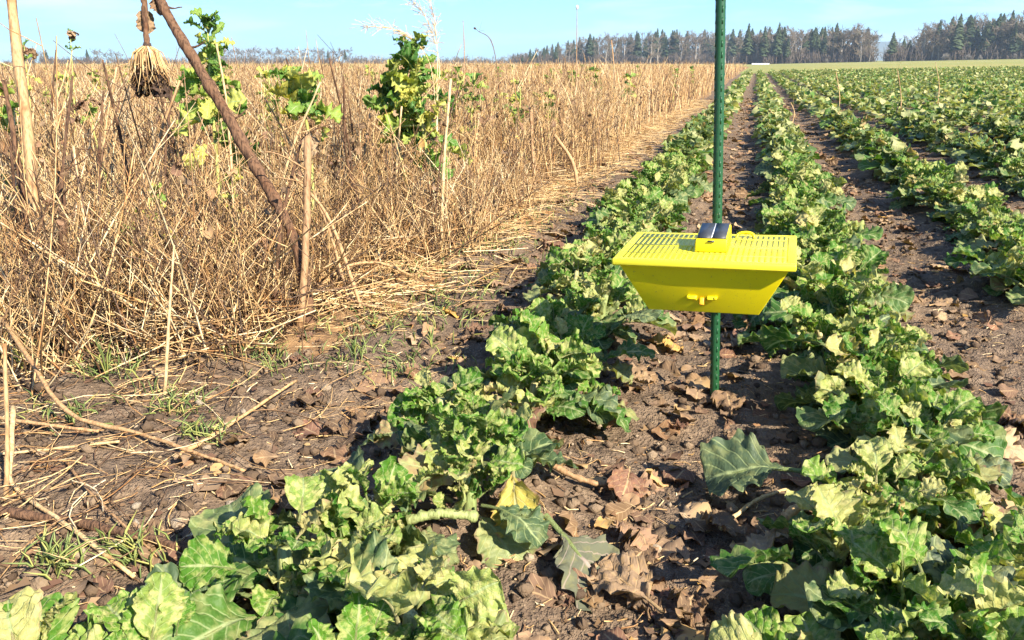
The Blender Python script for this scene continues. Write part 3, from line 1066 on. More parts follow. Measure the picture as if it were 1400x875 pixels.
def scatter_px(n_, x0, x1, y0, y1):
    """ground points spread evenly over a picture-sized patch of the near ground"""
    px = r_l.uniform(x0, x1, n_); py = r_l.uniform(y0, y1, n_)
    d = FWD + RT * ((px - 700) / F_PX)[:, None] + UP * ((437.5 - py) / F_PX)[:, None]
    P = EYE + d * (-CAM_H / d[:, 2])[:, None]
    return P[:, 0], P[:, 1]


def area_scatter(n_, ymax=7.0):
    y = 0.6 + (ymax - 0.6) * r_l.random(n_) ** 1.8
    x = r_l.uniform(-0.95, 0.75, n_) * (y + 1.4) + 0.0
    k = visible_mask(x, y)
    return x[k], y[k]


cx_, cy_ = area_scatter(16500)
V0, Q0 = stone_mesh(91)
nlat_, nlon_ = 3, 5
th = np.linspace(0, np.pi, nlat_ + 1); ph = np.arange(nlon_) * 2 * np.pi / nlon_
T_, P_ = np.meshgrid(th, ph, indexing='ij')
SV = np.stack([np.sin(T_) * np.cos(P_), np.sin(T_) * np.sin(P_), np.cos(T_) * .75], -1).reshape(-1, 3)
ii = np.arange((nlat_ + 1) * nlon_).reshape(nlat_ + 1, nlon_)
SQ = np.stack([ii[:-1], ii[1:], np.roll(ii[1:], -1, 1), np.roll(ii[:-1], -1, 1)], -1).reshape(-1, 4)
N = len(cx_)
sz = 0.0035 + 0.013 * r_l.random(N) ** 3.5
Vc = SV[None] * (1 + r_l.normal(0, .22, (N, len(SV), 1))) * sz[:, None, None]
Vc = Vc + np.stack([cx_, cy_, height(cx_, cy_) + sz * 0.3], -1)[:, None, :]
g = Geo()
g.add(Vc.reshape(-1, 3), [(SQ[None] + (np.arange(N) * len(SV))[:, None, None]).reshape(-1, 4)], None, np.repeat(r_l.random(N), len(SV)))


def clod_material():
    k = Mat('soil_clod')
    c = k.ramp(k.rnd('attr'), [(0, (0.065, 0.044, 0.030)), (0.6, (0.13, 0.09, 0.058)), (0.9, (0.20, 0.145, 0.095)), (1, (0.30, 0.24, 0.17))])
    return k.done(k.bsdf(c, 0.95, 0.15, k.bump(k.noise(k.obj(), 160, 4), 0.6, 0.01)))


tag(link('soil_crumbs', g.mesh('soil_crumbs', (clod_material(),))), 'loose dark crumbs and clods of soil strewn over the ground', 'soil', kind='stuff')


def straw_pieces(x, y, lmin, lmax, rad, lift=0.01, tilt=0.15, k=3, sides=3):
    N = len(x)
    a = r_l.random(N) * 6.28
    L = r_l.uniform(lmin, lmax, N)
    tt = np.linspace(-.5, .5, k)
    bend_ = r_l.normal(0, 0.45, N)
    dx = np.cos(a)[:, None] * tt * L[:, None] - np.sin(a)[:, None] * (tt ** 2) * (L * bend_)[:, None]
    dy = np.sin(a)[:, None] * tt * L[:, None] + np.cos(a)[:, None] * (tt ** 2) * (L * bend_)[:, None]
    X = x[:, None] + dx; Y = y[:, None] + dy
    Z = height(x, y)[:, None] * 0.4 + height(X, Y) * 0.6 + rad + r_l.random(N)[:, None] * lift + tt * (r_l.normal(0, tilt, N) * L)[:, None]
    Rd = rad * r_l.uniform(.5, 1.5, N)[:, None] * np.ones(k)
    return tubes(np.stack([X, Y, Z], -1), Rd, sides, r_l.random(N) ** 0.8)


g = Geo()
x, y = area_scatter(16000)
keep = (vnoise(x * 4, y * 4) > 0.35)
V, F_, uv, rr = straw_pieces(x[keep], y[keep], 0.008, 0.035, 0.0011, 0.006)
g.add(V, F_, uv, rr)
x, y = scatter_px(1150, -60, 620, 330, 800)                 # tangled straw on the margin at left
keep = (x < -0.62) & (r_l.random(len(x)) < np.clip((-0.55 - x) * 1.3, 0.1, 1))
V, F_, uv, rr = straw_pieces(x[keep], y[keep], 0.03, 0.22, 0.0010, 0.03, 0.12, 5)
g.add(V, F_, uv, rr ** 1.6)
y = 2.0 + 14 * r_l.random(4800) ** 1.0                      # straw lying along the edge of the dry strip
x = DRY_EDGE + r_l.normal(0.02, 0.15, 4800)
V, F_, uv, rr = straw_pieces(x, y, 0.05, 0.28, 0.0016, 0.04, 0.12, 3)
g.add(V, F_, uv, 0.35 + 0.6 * rr)
y = 1.5 + 6 * r_l.random(7000)
x = DRY_EDGE - np.abs(r_l.normal(0, 1.5, 7000))
V, F_, uv, rr = straw_pieces(x, y, 0.08, 0.35, 0.0016, 0.10, 0.2, 3)
g.add(V, F_, uv, rr)
print('litter tris', g.tris())
tag(link('straw_litter', g.mesh('straw_litter', (M_STRAW_A,))), 'tan chaff and broken straw scattered on the soil', 'straw', kind='stuff')

# crumbled leaf flakes
g = Geo()
x, y = area_scatter(9000)
N = len(x)
a = r_l.random(N) * 6.28; s = 0.003 + 0.008 * r_l.random(N) ** 2
loc = np.array([[-1, -.8, 0], [0, -1, .3], [1, -.5, 0], [-.9, .6, .2], [0, .5, -.1], [1.1, .9, .5]])
lv = loc[None] * s[:, None, None] * (1 + r_l.normal(0, .25, (N, 6, 3)))
rx = lv[..., 0] * np.cos(a)[:, None] - lv[..., 1] * np.sin(a)[:, None]; ry = lv[..., 0] * np.sin(a)[:, None] + lv[..., 1] * np.cos(a)[:, None]
Vv = np.stack([rx + x[:, None], ry + y[:, None], lv[..., 2] * 1.3 + (height(x, y) + s * .35 + 0.002)[:, None]], -1).reshape(-1, 3)
Fq = np.array([[0, 1, 4, 3], [1, 2, 5, 4]])
g.add(Vv, [(Fq[None] + (np.arange(N) * 6)[:, None, None]).reshape(-1, 4)], np.full((N * 6, 2), 0.85), np.repeat(r_l.random(N), 6))
lit_S = [leaf_shape(440 + i, 9, 4, 0.05, .13, .10, .3, .3, 1.0, .09, .04, .3) for i in range(6)]
for j in range(2300):
    fx = FUR[r_l.choice(5, p=[.16, .34, .26, .15, .09])][0]
    yy = .7 + 17 * r_l.random() ** 1.9; xx = fx + r_l.normal(0, .12)
    if not in_view(xx, yy, 20, 0):
        continue
    S = lit_S[j % 6]
    m = np.array(lm(r_l.random() * 6.28, R(r_l.uniform(-8, 14)), r_l.normal(0, .35), r_l.uniform(.025, .070), (xx, yy, hz(xx, yy) + .006)))
    g.add(S[0] @ m[:3, :3].T + m[:3, 3], [S[1]], S[2], r_l.random())
tag(link('leaf_litter', g.mesh('leaf_litter', (M_DEAD_A,))), 'crumbled brown flakes of dead leaves on the soil', 'leaf litter', kind='stuff')


# small weeds, moss and grass seedlings on the margin
def weed_patches():
    g = Geo()
    r = np.random.default_rng(61)
    sites = [(150, 505, 26, 1), (235, 560, 20, .7), (470, 480, 46, 1), (560, 500, 30, .8), (520, 440, 40, .9), (90, 570, 24, .7), (640, 330, 40, .9), (720, 300, 40, .8),
             (80, 780, 16, .7), (190, 760, 18, .8), (360, 480, 22, .8), (560, 370, 30, .7), (30, 480, 24, 1), (760, 275, 30, .8), (680, 350, 30, 1), (600, 420, 34, 1), (830, 215, 30, .9), (700, 290, 40, 1), (640, 395, 26, .7), (280, 600, 14, .6)]
    for px, py, spread, dens in sites:
        n_ = int(85 * dens)
        qx = px + r.normal(0, spread * 1.3, n_); qy = py + r.normal(0, spread * .5, n_)
        P0, P1, P2 = [], [], []
        for a_, b_ in zip(qx, qy):
            p = gp(a_, b_); p[2] = hz(p[0], p[1])
            d = r.normal(0, 1, 2); h = r.uniform(.008, .045)
            P0.append(p); P1.append(p + [d[0] * .006, d[1] * .006, h * .6]); P2.append(p + [d[0] * .02, d[1] * .02, h])
        Pt = np.stack([P0, P1, P2], 1)
        V, F_, uv, rr = tubes(Pt, np.tile([.0016, .0022, .0004], (n_, 1)), 3, r.random(n_))
        g.add(V, F_, uv, rr)
    for px, py, n_, H in ((148, 520, 6, .13), (485, 490, 8, .06), (30, 505, 8, .09), (1130, 600, 4, .05), (590, 470, 8, .06)):    # grass tufts
        p = gp(px, py); p[2] = hz(p[0], p[1])
        for i in range(n_):
            d = r.normal(0, .25, 2); h = H * r.uniform(.5, 1)
            Pt = np.array([[p, p + [d[0] * h * .3, d[1] * h * .3, h * .6], p + [d[0] * h, d[1] * h, h]]])
            V, F_, uv, rr = tubes(Pt, np.array([[.0022, .0026, .0004]]), 3, [r.random()])
            g.add(V, F_, uv, rr)
    k = Mat('weed_green')
    c = k.ramp(k.rnd('attr'), [(0, (0.07, 0.11, 0.03)), (0.6, (0.15, 0.19, 0.05)), (1, (0.30, 0.29, 0.08))])
    tag(link('weeds', g.mesh('weeds', (k.done(k.bsdf(c, .6, .4)),))), 'sparse green grass seedlings and moss on the straw-strewn margin', 'weeds', kind='stuff')


weed_patches()

# ================================================================== the dry strip: dense standing dead stems
r_d = np.random.default_rng(81)


def dry_points(n_, d0, d1):
    az0, az1 = R(-36), R(18)                                # from the camera axis
    y = []
    dd = np.sqrt(r_d.uniform(d0 * d0, d1 * d1, n_)); aa = r_d.uniform(az0, az1, n_)
    ax = YAW - aa
    x = -np.sin(ax) * dd; y = np.cos(ax) * dd
    edge = DRY_EDGE + (vnoise(y * 2.1 + 5, y * 0 + 3) - .5) * 0.35 + r_d.normal(0, .05, n_)
    nearl = 1.36 + (x + 1.62) * 0.95 + (vnoise(x * 3, x * 0 + 9) - .5) * .3
    thin = np.clip((y - nearl + .32) / .5, 0, 1)             # the stand thins out towards the bare margin
    k = (x < edge) & (r_d.random(n_) < thin ** 1.5)
    return x[k], y[k]


def stems(x, y, hmin, hmax, rad, K, lean=0.10, branch=2, bK=2, cl=0.6):
    N = len(x)
    z = height(x, y, False)
    patch = vnoise(x * 0.9 + 20, y * 0.9)
    H = r_d.uniform(hmin, hmax, N) * (0.66 + 0.40 * patch + 0.22 * vnoise(x * 3.1, y * 3.1 + 40))
    la = r_d.random(N) * 6.28
    ln = np.abs(r_d.normal(0, lean, N)) + 0.02
    ln = np.minimum(np.where(r_d.random(N) < 0.10, ln * 4, ln), 0.85)
    t = np.linspace(0, 1, K)
    curve = r_d.normal(0, .22, N)
    dx = np.cos(la) * ln * H; dy = np.sin(la) * ln * H
    X = x[:, None] + dx[:, None] * t + (np.sin(la) * curve * H)[:, None] * t ** 2
    Y = y[:, None] + dy[:, None] * t + (-np.cos(la) * curve * H)[:, None] * t ** 2
    Z = z[:, None] - .01 + H[:, None] * t * np.sqrt(np.clip(1 - ln ** 2, .2, 1))[:, None]
    rv = np.clip(0.16 + 0.78 * r_d.random(N) + 0.25 * (patch - .5), 0, 1)
    rv = np.where(r_d.random(N) < np.where(y < 3.2, .32, .20), 0.2 * r_d.random(N), rv)
    P = np.stack([X, Y, Z], -1)
    Rd = rad * r_d.uniform(.6, 1.5, N)[:, None] * np.linspace(1.1, .45, K)
    out = [tubes(P, Rd, 3, rv)]
    for b in range(branch):
        s = r_d.uniform(.35, .92, N)
        i0 = np.clip((s * (K - 1)).astype(int), 0, K - 2); f = s * (K - 1) - i0
        B0 = P[np.arange(N), i0] * (1 - f)[:, None] + P[np.arange(N), i0 + 1] * f[:, None]
        ba = r_d.random(N) * 6.28; bl = H * r_d.uniform(.10, .30, N); up_ = r_d.uniform(.2, 1.2, N)
        D = np.stack([np.cos(ba), np.sin(ba), up_], -1); D /= np.linalg.norm(D, axis=1, keepdims=True)
        tb = np.linspace(0, 1, bK)
        BP = B0[:, None, :] + D[:, None, :] * (bl[:, None] * tb)[..., None]
        BP[:, :, 2] += (tb ** 2)[None] * (bl * .25)[:, None]
        out.append(tubes(BP, rad * .55 * np.ones((N, 1)) * np.linspace(1, .6, bK), 3, np.clip(rv + r_d.normal(0, .1, N), 0, 1)))
    return out


g = Geo()
for (n_, d0, d1, hmin, hmax, rad, K, br, bK, lean) in ((4200, 1.5, 2.7, .10, .40, .0019, 5, 3, 3, .50), (700, 1.6, 3.2, .3, .6, .0024, 5, 3, 3, .4), (170, 1.5, 2.9, .45, .75, .0030, 6, 2, 3, .55), (5000, 2.7, 4.4, .10, .34, .0022, 4, 3, 2, .26), (9500, 4.4, 9.0, .30, .60, .0027, 4, 2, 2, .13),
                                                     (12500, 9, 24, .46, .70, .0046, 3, 1, 2, .11), (10500, 24, 95, .52, .71, .012, 3, 0, 2, .09), (2200, 4, 60, .66, .82, .004, 4, 2, 2, .09)):
    x, y = dry_points(n_, d0, d1)
    if d0 < 2:
        x, y = x, y
    for tb in stems(x, y, hmin, hmax, rad, K, lean, br, bK):
        g.add(tb[0], tb[1], tb[2], tb[3])
print('dry stems tris', g.tris())
tag(link('dry_stems', g.mesh('dry_stems', (M_STRAW_A,))), 'dense stand of thin dry tan stems filling the strip at left', 'dry stems', kind='stuff')

# dead curled leaves and husks hanging in the stand
g = Geo()
x, y = dry_points(5200, 1.6, 14)
N = len(x)
for S_i in range(6):
    S = leaf_shape(450 + S_i, 5, 2, 0.1, .3, .5, 1.6, .4, .7, .1, .1, 0.6)
    sel = np.arange(S_i, N, 6)
    for j in sel:
        m = np.array(lm(r_d.random() * 6.28, R(r_d.uniform(-70, 40)), r_d.normal(0, .8), r_d.uniform(.015, .05), (x[j], y[j], float(height(x[j], y[j], False)) + r_d.uniform(.02, .5))))
        g.add(S[0] @ m[:3, :3].T + m[:3, 3], [S[1]], S[2], r_d.random())
tag(link('dry_husks', g.mesh('dry_husks', (M_DEAD_A,))), 'curled brown leaf remnants hanging among the dry stems', 'dry leaves', kind='stuff')

# ================================================================== plants and stalks standing in the dry strip
BOLTM = [leaf_mesh('leaf_bolting', leaf_shape(470 + i, 30, 8, 0.25, 0.14 + 0.05 * (i % 3), 0.25 + .1 * (i % 3), 0.4 + 0.4 * (i % 4), 1.1, 0.55 + 0.12 * (i % 3), 0.05, 0.15, (i % 5 - 2) * 0.4),
                   (M_BOLT, M_BOLTSTEM), 0.03) for i in range(8)]


def img_path(pts, depth, dd=0.0):
    return [pt(a, b, depth + dd * i) for i, (a, b) in enumerate(pts)]


def bolting_plant(pts, base_y, crown, seed, label, n_leaf=26, leaf=0.10, thick=0.011, dead=3, group='green bolting rape plants in the dry strip'):
    """pts: stem pixels from base to tip; base_y: picture row of the foot; crown: fraction of the stem that carries leaves"""
    r = np.random.default_rng(seed)
    b = gp(pts[0][0], base_y)
    dep = depth_of(b)
    b[2] = hz(b[0], b[1])
    t = thing('bolting_rape_plant', label, 'plant', tuple(b), 0, group)
    path = [np.zeros(3) - [0, 0, .02]] + [pt(px, py, dep) - b for px, py in pts]
    g = Geo()
    P = add_tube(g, path, thick, thick * .15, 7, 16, 0.5, 0, 0.0008)
    link('stem', g.mesh('stem', (M_BOLTSTEM,)), t)
    for i in range(n_leaf):
        s = 1 - crown * r.random() ** 1.1
        p = P[min(15, int(s * 15))] + r.normal(0, .003, 3)
        sc = leaf * (r.uniform(.75, 1.15) if r.random() < .42 else r.uniform(.3, .65)) * (0.6 + 0.5 * (1 - s) / max(crown, .01))
        link('leaf', BOLTM[r.integers(0, 8)], t, mtx=lm(r.random() * 6.28, R(r.uniform(-25, 72)), r.normal(0, .5), sc, p))
    for i in range(10 if n_leaf > 20 else 3):               # upright tuft hiding the growing tip
        link('leaf', BOLTM[r.integers(0, 8)], t, mtx=lm(r.random() * 6.28, R(r.uniform(35, 85)), r.normal(0, .5), leaf * r.uniform(.3, .65), P[15] - np.array([0, 0, .02 * r.random() + .005])))
    for i in range(dead):
        s = 1 - crown - r.random() * (0.9 - crown) * .8
        p = P[max(1, int(s * 15))]
        link('withered_leaf', DEADM[r.integers(0, 10)], t, mtx=lm(r.random() * 6.28, R(r.uniform(-75, -35)), r.normal(0, .6), leaf * r.uniform(.5, .9), p))
    return t


bolting_plant([(303, 300), (298, 230), (288, 130), (284, 38)], 318, .40, 1, 'tall green bolting plant against the sky beside the leaning dark stalk', 66, .150, .015)
bolting_plant([(428, 300), (424, 200), (412, 140), (402, 108)], 345, .33, 2, 'green bolting plant with leaf pointing left above the broken stalk', 66, .120, .013)
bolting_plant([(598, 280), (582, 200), (572, 130), (563, 72)], 300, .50, 3, 'tallest of the two joined green plants in the middle of the dry strip', 80, .175, .016)
bolting_plant([(562, 275), (548, 215), (538, 165), (533, 120)], 292, .38, 4, 'shorter green plant leaning against the tallest one in the dry strip', 56, .165, .013)
bolting_plant([(325, 390), (318, 320), (322, 240)], 395, .6, 5, 'low green plant under the leaning dark stalk', 14, .07, .006, 1)
bolting_plant([(200, 400), (203, 330), (205, 262)], 405, .7, 6, 'low green leafy plant among dry stems at left', 16, .09, .006, 1)
bolting_plant([(175, 420), (178, 370), (180, 320)], 425, .8, 7, 'small pale plant with broad yellow-green leaf low in the dry stems', 8, .09, .005, 1)
bolting_plant([(30, 380), (20, 310), (12, 255)], 390, .6, 8, 'green plant low at the left edge behind the thick stalk', 14, .08, .006, 1)
WILT = [([(48, 260), (42, 160), (33, 62)], 330, 'pale wilted rape stalk right behind the thick stalk at the left edge'),
        ([(103, 170), (100, 110), (96, 42)], 240, 'pale wilted rape stalk standing against the sky at left'),
        ([(148, 262), (132, 195), (118, 135)], 330, 'leaning pale stalk with brown shrivelled head at left'),
        ([(241, 190), (232, 150), (222, 100)], 250, 'pale rape stalk with drooping tuft below the drooping seed head')]
for i, (pts, by, lab) in enumerate(WILT):
    t = bolting_plant(pts, by, .16, 20 + i, lab, 9, .05, .0085, 3, 'wilted rape stalks in the dry strip')
    t.name = 'wilted_rape_stalk'
    r = np.random.default_rng(30 + i)
    dep = depth_of(gp(pts[0][0], by))
    tip = pt(*pts[-1], dep) - np.array(t.location)
    for j in range(7):
        link('withered_leaf', DEADM[r.integers(0, 10)], t, mtx=lm(r.random() * 6.28, R(r.uniform(-80, -10)), r.normal(0, .6), .05 * r.uniform(.6, 1.1), tip))

# smaller green plants further back in the strip
r_b = np.random.default_rng(91)
BACK = []
for i in range(5):
    g = Geo()
    r = np.random.default_rng(700 + i)
    P = add_tube(g, [(0, 0, -.02), (r.normal(0, .02), r.normal(0, .02), .33), (r.normal(0, .03), r.normal(0, .03), .64)], .010, .004, 5, 8, .5, 1, .001)
    for j in range(24):
        s = 1 - .5 * r.random()
        S = leaf_shape(480 + j % 5, 8, 4, .12, .2, .3, .8, .8, .7, .04, .12)
        leaf_geo(g, S, np.array(lm(r.random() * 6.28, R(r.uniform(0, 75)), r.normal(0, .5), r.uniform(.04, .10), P[int(s * 7)])), r.random(), .03, 0, 1, 3)
    BACK.append(g.mesh('bolting_rape_plant', (M_BOLT_A, M_BOLTSTEM)))
SPOTS = [(857, 178, 1.0, 'leafy green plant in the dry strip nearest the crop rows'), (920, 140, .95, 'green plant in the dry strip close behind the trap stake'),
         (690, 215, .8, 'green plant in the dry strip between two thin stalks'), (708, 178, .85, 'small green plant in the middle of the dry strip'),
         (735, 190, .7, 'pale green plant right of the middle of the dry strip'), (660, 185, .8, 'yellow-green plant in the dry strip right of the tall pair')]
for i, (px, py, sc, lab) in enumerate(SPOTS):
    p = gp(px, py)
    o = link('bolting_rape_plant', BACK[i % 5], loc=(p[0], p[1], hz(p[0], p[1])))
    o.scale = (sc,) * 3; o.rotation_euler = (0, 0, i * 2.1)
    tag(o, lab, 'plant', 'green bolting rape plants in the dry strip')
k = 0
while k < 110:
    dd = r_b.uniform(4.2, 34); aa = r_b.uniform(R(-34), R(16))
    x, y = -math.sin(YAW - aa) * dd, math.cos(YAW - aa) * dd
    if x > DRY_EDGE - .1:
        continue
    k += 1
    o = link('bolting_rape_plant', BACK[r_b.integers(0, 5)], loc=(x, y, float(height(x, y, False))))
    o.scale = (r_b.uniform(.75, 1.1),) * 3; o.rotation_euler = (r_b.normal(0, .08), r_b.normal(0, .08), r_b.random() * 6.28)
    side = 'far back in the dry strip' if dd > 14 else 'scattered through the middle of the dry strip'
    tag(o, f'small green bolting plant {side}', 'plant', f'green plants {side}')


def stalk(name, pts, base_y, rad, label, mat, cat='stalk', r1=None, twigs=0, seed=1, extra=None, k=14):
    b = gp(pts[0][0], base_y)
    dep = depth_of(b)
    b[2] = hz(b[0], b[1])
    t = thing(name, label, cat, tuple(b))
    r = np.random.default_rng(seed)
    g = Geo()
    path = [np.zeros(3) - [0, 0, .01]] + [pt(px, py, dep) - b for px, py in pts[1:]]
    P = add_tube(g, path, rad, rad * .6 if r1 is None else r1, 7, k, .5, 0, rad * .06)
    link('stalk', g.mesh('stalk', (mat,)), t)
    for i in range(twigs):
        g = Geo()
        p = P[r.integers(3, k)]
        d = r.normal(0, 1, 3); d[2] = abs(d[2]) * .6; d /= np.linalg.norm(d)
        add_tube(g, [p, p + d * r.uniform(.03, .08) + [0, 0, .01], p + d * r.uniform(.09, .16)], rad * .3, rad * .12, 4, 6, .5, 0, .001)
        link('twig', g.mesh('twig', (mat,)), t)
    return t, b, dep, P


stalk('dry_stalk', [(60, 440), (40, 200), (22, 60), (8, -70)], 440, .0155, 'thick tan dry stalk standing at the left edge', M_STRAW, r1=.012, seed=2)
stalk('dry_stalk', [(52, 440), (38, 320), (18, 180), (5, 110)], 438, .010, 'dark brown stalk crossing behind the thick tan stalk at left', M_BARK, twigs=3, seed=3)
stalk('dry_stalk', [(84, 438), (88, 330), (82, 235)], 437, .0095, 'short brown broken stalk right of the thick tan stalk', M_BARK, r1=.009, seed=4)
stalk('dry_stalk', [(410, 445), (418, 330), (421, 188)], 445, .0115, 'broken upright reddish-brown stalk beneath the green plant', M_STRAW, r1=.010, twigs=2, seed=5)
stalk('dry_stalk', [(372, 470), (386, 300), (412, 192)], 440, .006, 'dark thin stalk leaning onto the broken upright stalk', M_BARK, twigs=6, seed=6)
stalk('dry_stalk', [(603, 355), (606, 240), (616, 108)], 355, .0075, 'slender tan stalk right of the two tall green plants', M_STRAW, r1=.005, twigs=2, seed=7)
stalk('dry_stalk', [(590, 350), (605, 200), (628, 115)], 350, .004, 'dark twiggy stalk twined with the slender tan stalk', M_BARK, twigs=5, seed=8)
stalk('dry_stalk', [(732, 255), (728, 200), (726, 150)], 258, .011, 'short pale cut stalk in the middle of the dry strip', M_STRAW, r1=.010, seed=9)
stalk('dry_stalk', [(790, 252), (783, 222), (758, 184)], 255, .012, 'bent pale stalk kinked over near the straw edge', M_STRAW, r1=.011, seed=10)
stalk('dry_stalk', [(845, 182), (842, 120), (836, 55)], 184, .010, 'tall pale stalk in the dry strip left of the leafy plant', M_STRAW, r1=.006, seed=11)
t, b, dep, P = stalk('dry_stalk', [(786, 200), (788, 100), (789, 12)], 205, .0045, 'very thin tall stalk with white tip rising above the far wood', M_STRAW, r1=.003, seed=12)
g = Geo()
add_tube(g, [P[-1] - [0, 0, .01], P[-1] + [0, 0, .015], P[-1] + [0, 0, .03]], .006, .005, 7, 5, prof=[.004, .010, .012, .010, .003])
link('seed_head', g.mesh('seed_head', (M_WHITE,)), t)
stalk('dry_stalk', [(634, 150), (635, 80), (633, 28)], 200, .0045, 'thin pale upright stalk against the sky in the middle', M_STRAW, r1=.003, seed=13)
t, b, dep, P = stalk('dry_stalk', [(690, 150), (676, 70), (651, 40)], 215, .004, 'thin dark stalk with small seed head leaning against the sky', M_BARK, r1=.002, twigs=3, seed=14)
g = Geo()
add_tube(g, [P[-1], P[-1] + [-.012, 0, .008], P[-1] + [-.02, 0, .01]], .006, .005, 6, 5, prof=[.003, .008, .009, .007, .002])
link('seed_head', g.mesh('seed_head', (M_HEADDARK,)), t)
stalk('dry_stalk', [(325, 300), (312, 165), (296, 60)], 400, .005, 'long thin tan stalk crossing the leaning dark stalk', M_STRAW, r1=.003, seed=15)
stalk('dry_stalk', [(498, 420), (450, 300), (400, 240)], 420, .006, 'slanting tan straw right of the broken upright stalk', M_STRAW, r1=.005, seed=16)
stalk('dry_stalk', [(478, 410), (455, 330), (428, 260)], 410, .005, 'second slanting tan straw beside the broken upright stalk', M_STRAW, r1=.004, seed=17)
stalk('dry_stalk', [(225, 530), (232, 420), (238, 335)], 545, .0042, 'thin straw standing upright in the near left straw tangle', M_STRAW, r1=.002, seed=18)
stalk('dry_stalk', [(8, 690), (10, 600), (6, 470)], 690, .0045, 'upright straw at the left edge above the front leaves', M_STRAW, r1=.003, seed=19)
stalk('dry_stalk', [(145, 440), (120, 330), (100, 200)], 440, .005, 'thin leaning straw right of the short brown stalk', M_STRAW, r1=.003, seed=20)
for i, (px, py, top, lab) in enumerate([(1145, 170, 98, 'thin pale stalk standing in the crop rows behind the stake at right'), (1229, 175, 95, 'pair-topped dry stalk standing among the right crop rows'),
                                        (1281, 150, 85, 'thin dry stalk in the far right crop rows'), (1083, 168, 140, 'short dry stalk between the first crop rows')]):
    stalk('dry_stalk', [(px, py), (px + 3, (py + top) // 2), (px - 2, top)], py, .006, lab, M_STRAW, r1=.004, twigs=2, seed=40 + i)

r_s = np.random.default_rng(123)
STK = []
for i in range(5):
    g = Geo()
    P = add_tube(g, [(0, 0, -.02), (r_s.normal(0, .02), r_s.normal(0, .02), .4), (r_s.normal(0, .05), r_s.normal(0, .05), .8)], .0068, .0035, 6, 12, .5, 0, .0009)
    for j in range(4):
        p = P[r_s.integers(5, 11)]; d = r_s.normal(0, 1, 3); d[2] = abs(d[2]); d /= np.linalg.norm(d)
        add_tube(g, [p, p + d * .05, p + d * .11 + [0, 0, .02]], .0022, .0010, 4, 5, .5, 0, .0006)
    STK.append(g.mesh('dry_stalk', (M_STRAW if i % 2 else M_BARK,)))
k = 0
while k < 46:
    dd = 2.2 + 9 * r_s.random() ** 1.3; aa = r_s.uniform(R(-34), R(14))
    x, y = -math.sin(YAW - aa) * dd, math.cos(YAW - aa) * dd
    if x > DRY_EDGE - .08:
        continue
    o = link('dry_stalk', STK[k % 5], loc=(x, y, float(height(x, y, False))))
    hgt_ = r_s.uniform(.55, .98)
    o.scale = (1, 1, hgt_); o.rotation_euler = (r_s.normal(0, .13), r_s.normal(0, .13), r_s.random() * 6.28)
    hue = 'tan' if k % 5 % 2 else 'dark brown'
    far_ = 'farther back' if dd > 5.5 else 'near the front'
    tag(o, f'upright {hue} dead stalk {far_} among the thin dry stems', 'stalk', f'{hue} dead stalks {far_} in the dry strip')
    k += 1

# ---- the dead sunflower: leaning dark stalk that bends over and hangs its head
b = gp(408, 440); dep = depth_of(b); b[2] = hz(b[0], b[1])
SF = thing('dead_sunflower', 'dead sunflower with thick dark leaning stalk and drooping shrivelled head', 'sunflower', tuple(b))
g = Geo()
px_path = [(425, 440), (412, 360), (384, 288), (342, 215), (300, 140), (258, 70), (226, 15), (211, -22), (200, -30), (197, -8), (199, 30), (201, 66)]
path = [pt(a, c, dep) - b for a, c in px_path]
path[0][2] = -0.02
nk = 90
pr = np.interp(np.linspace(0, 1, nk), [0, .3, .68, .76, 1], [.0150, .0148, .0112, .0095, .0078])
for q in (18, 27, 35, 42, 49, 56, 62):                       # swollen nodes
    pr[q] *= 1.35; pr[q - 1] *= 1.12; pr[q + 1] *= 1.10
add_tube(g, path, .018, .006, 10, nk, .5, 0, .0011, prof=pr)
for q in range(9):                                           # loose fibres and ridges along the stalk
    a_ = q * 6.283 / 9
    PP = resample(path, 40)
    off = np.array([math.cos(a_), math.sin(a_) * .6, math.sin(a_) * .5])
    rr_ = np.interp(np.linspace(0, 1, 40), [0, .3, .68, .76, 1], [.0150, .0148, .0112, .0095, .0078])
    s0 = r_b.integers(0, 14); s1 = s0 + r_b.integers(9, 24)
    add_tube(g, list(PP[s0:s1] + off * rr_[s0:s1, None] * 1.02), .0025, .0016, 4, s1 - s0, .5, 0, .0009)
P = resample(path, 40)
link('stalk', g.mesh('stalk', (M_BARK,)), SF)
r = np.random.default_rng(5)
for s in (13, 18, 22, 26):
    g = Geo()
    p = P[s]
    d = np.array(RT) * r.choice([-1, 1]) + np.array([0, 0, r.uniform(-.4, .6)])
    add_tube(g, [p, p + d * .03, p + d * .055 + [0, 0, .012]], .004, .0015, 5, 6, .5, 0, .001)
    link('leaf_scar', g.mesh('leaf_scar', (M_BARK,)), SF)
neck = P[-1]
M_DARKLEAF = leaf_material('blackened_leaf', 'obj', [(0, (0.045, 0.030, 0.024)), (1, (0.10, 0.065, 0.045))], vein=(0.12, 0.08, 0.06), trans=.05, rough=.9, spec=.1)
DARKL = [leaf_mesh('leaf_blackened', leaf_shape(430 + i, 20, 8, .1, .25, .4, 1.4, .5, .7, .1, .12, .6), (M_DARKLEAF, M_BARK), .02) for i in range(4)]
g = Geo()                                                   # shrivelled disc
N_ = 10
prof_z = np.linspace(.012, -.075, N_)
add_tube(g, [neck + [0, 0, z] for z in prof_z], .02, .02, 10, N_, .5, 0, .002, prof=[.010, .013, .018, .024, .028, .030, .029, .026, .020, .006])
head = link('flower_head', g.mesh('flower_head', (M_HEADDARK,)), SF)
g = Geo()
Pb, Rb = [], []
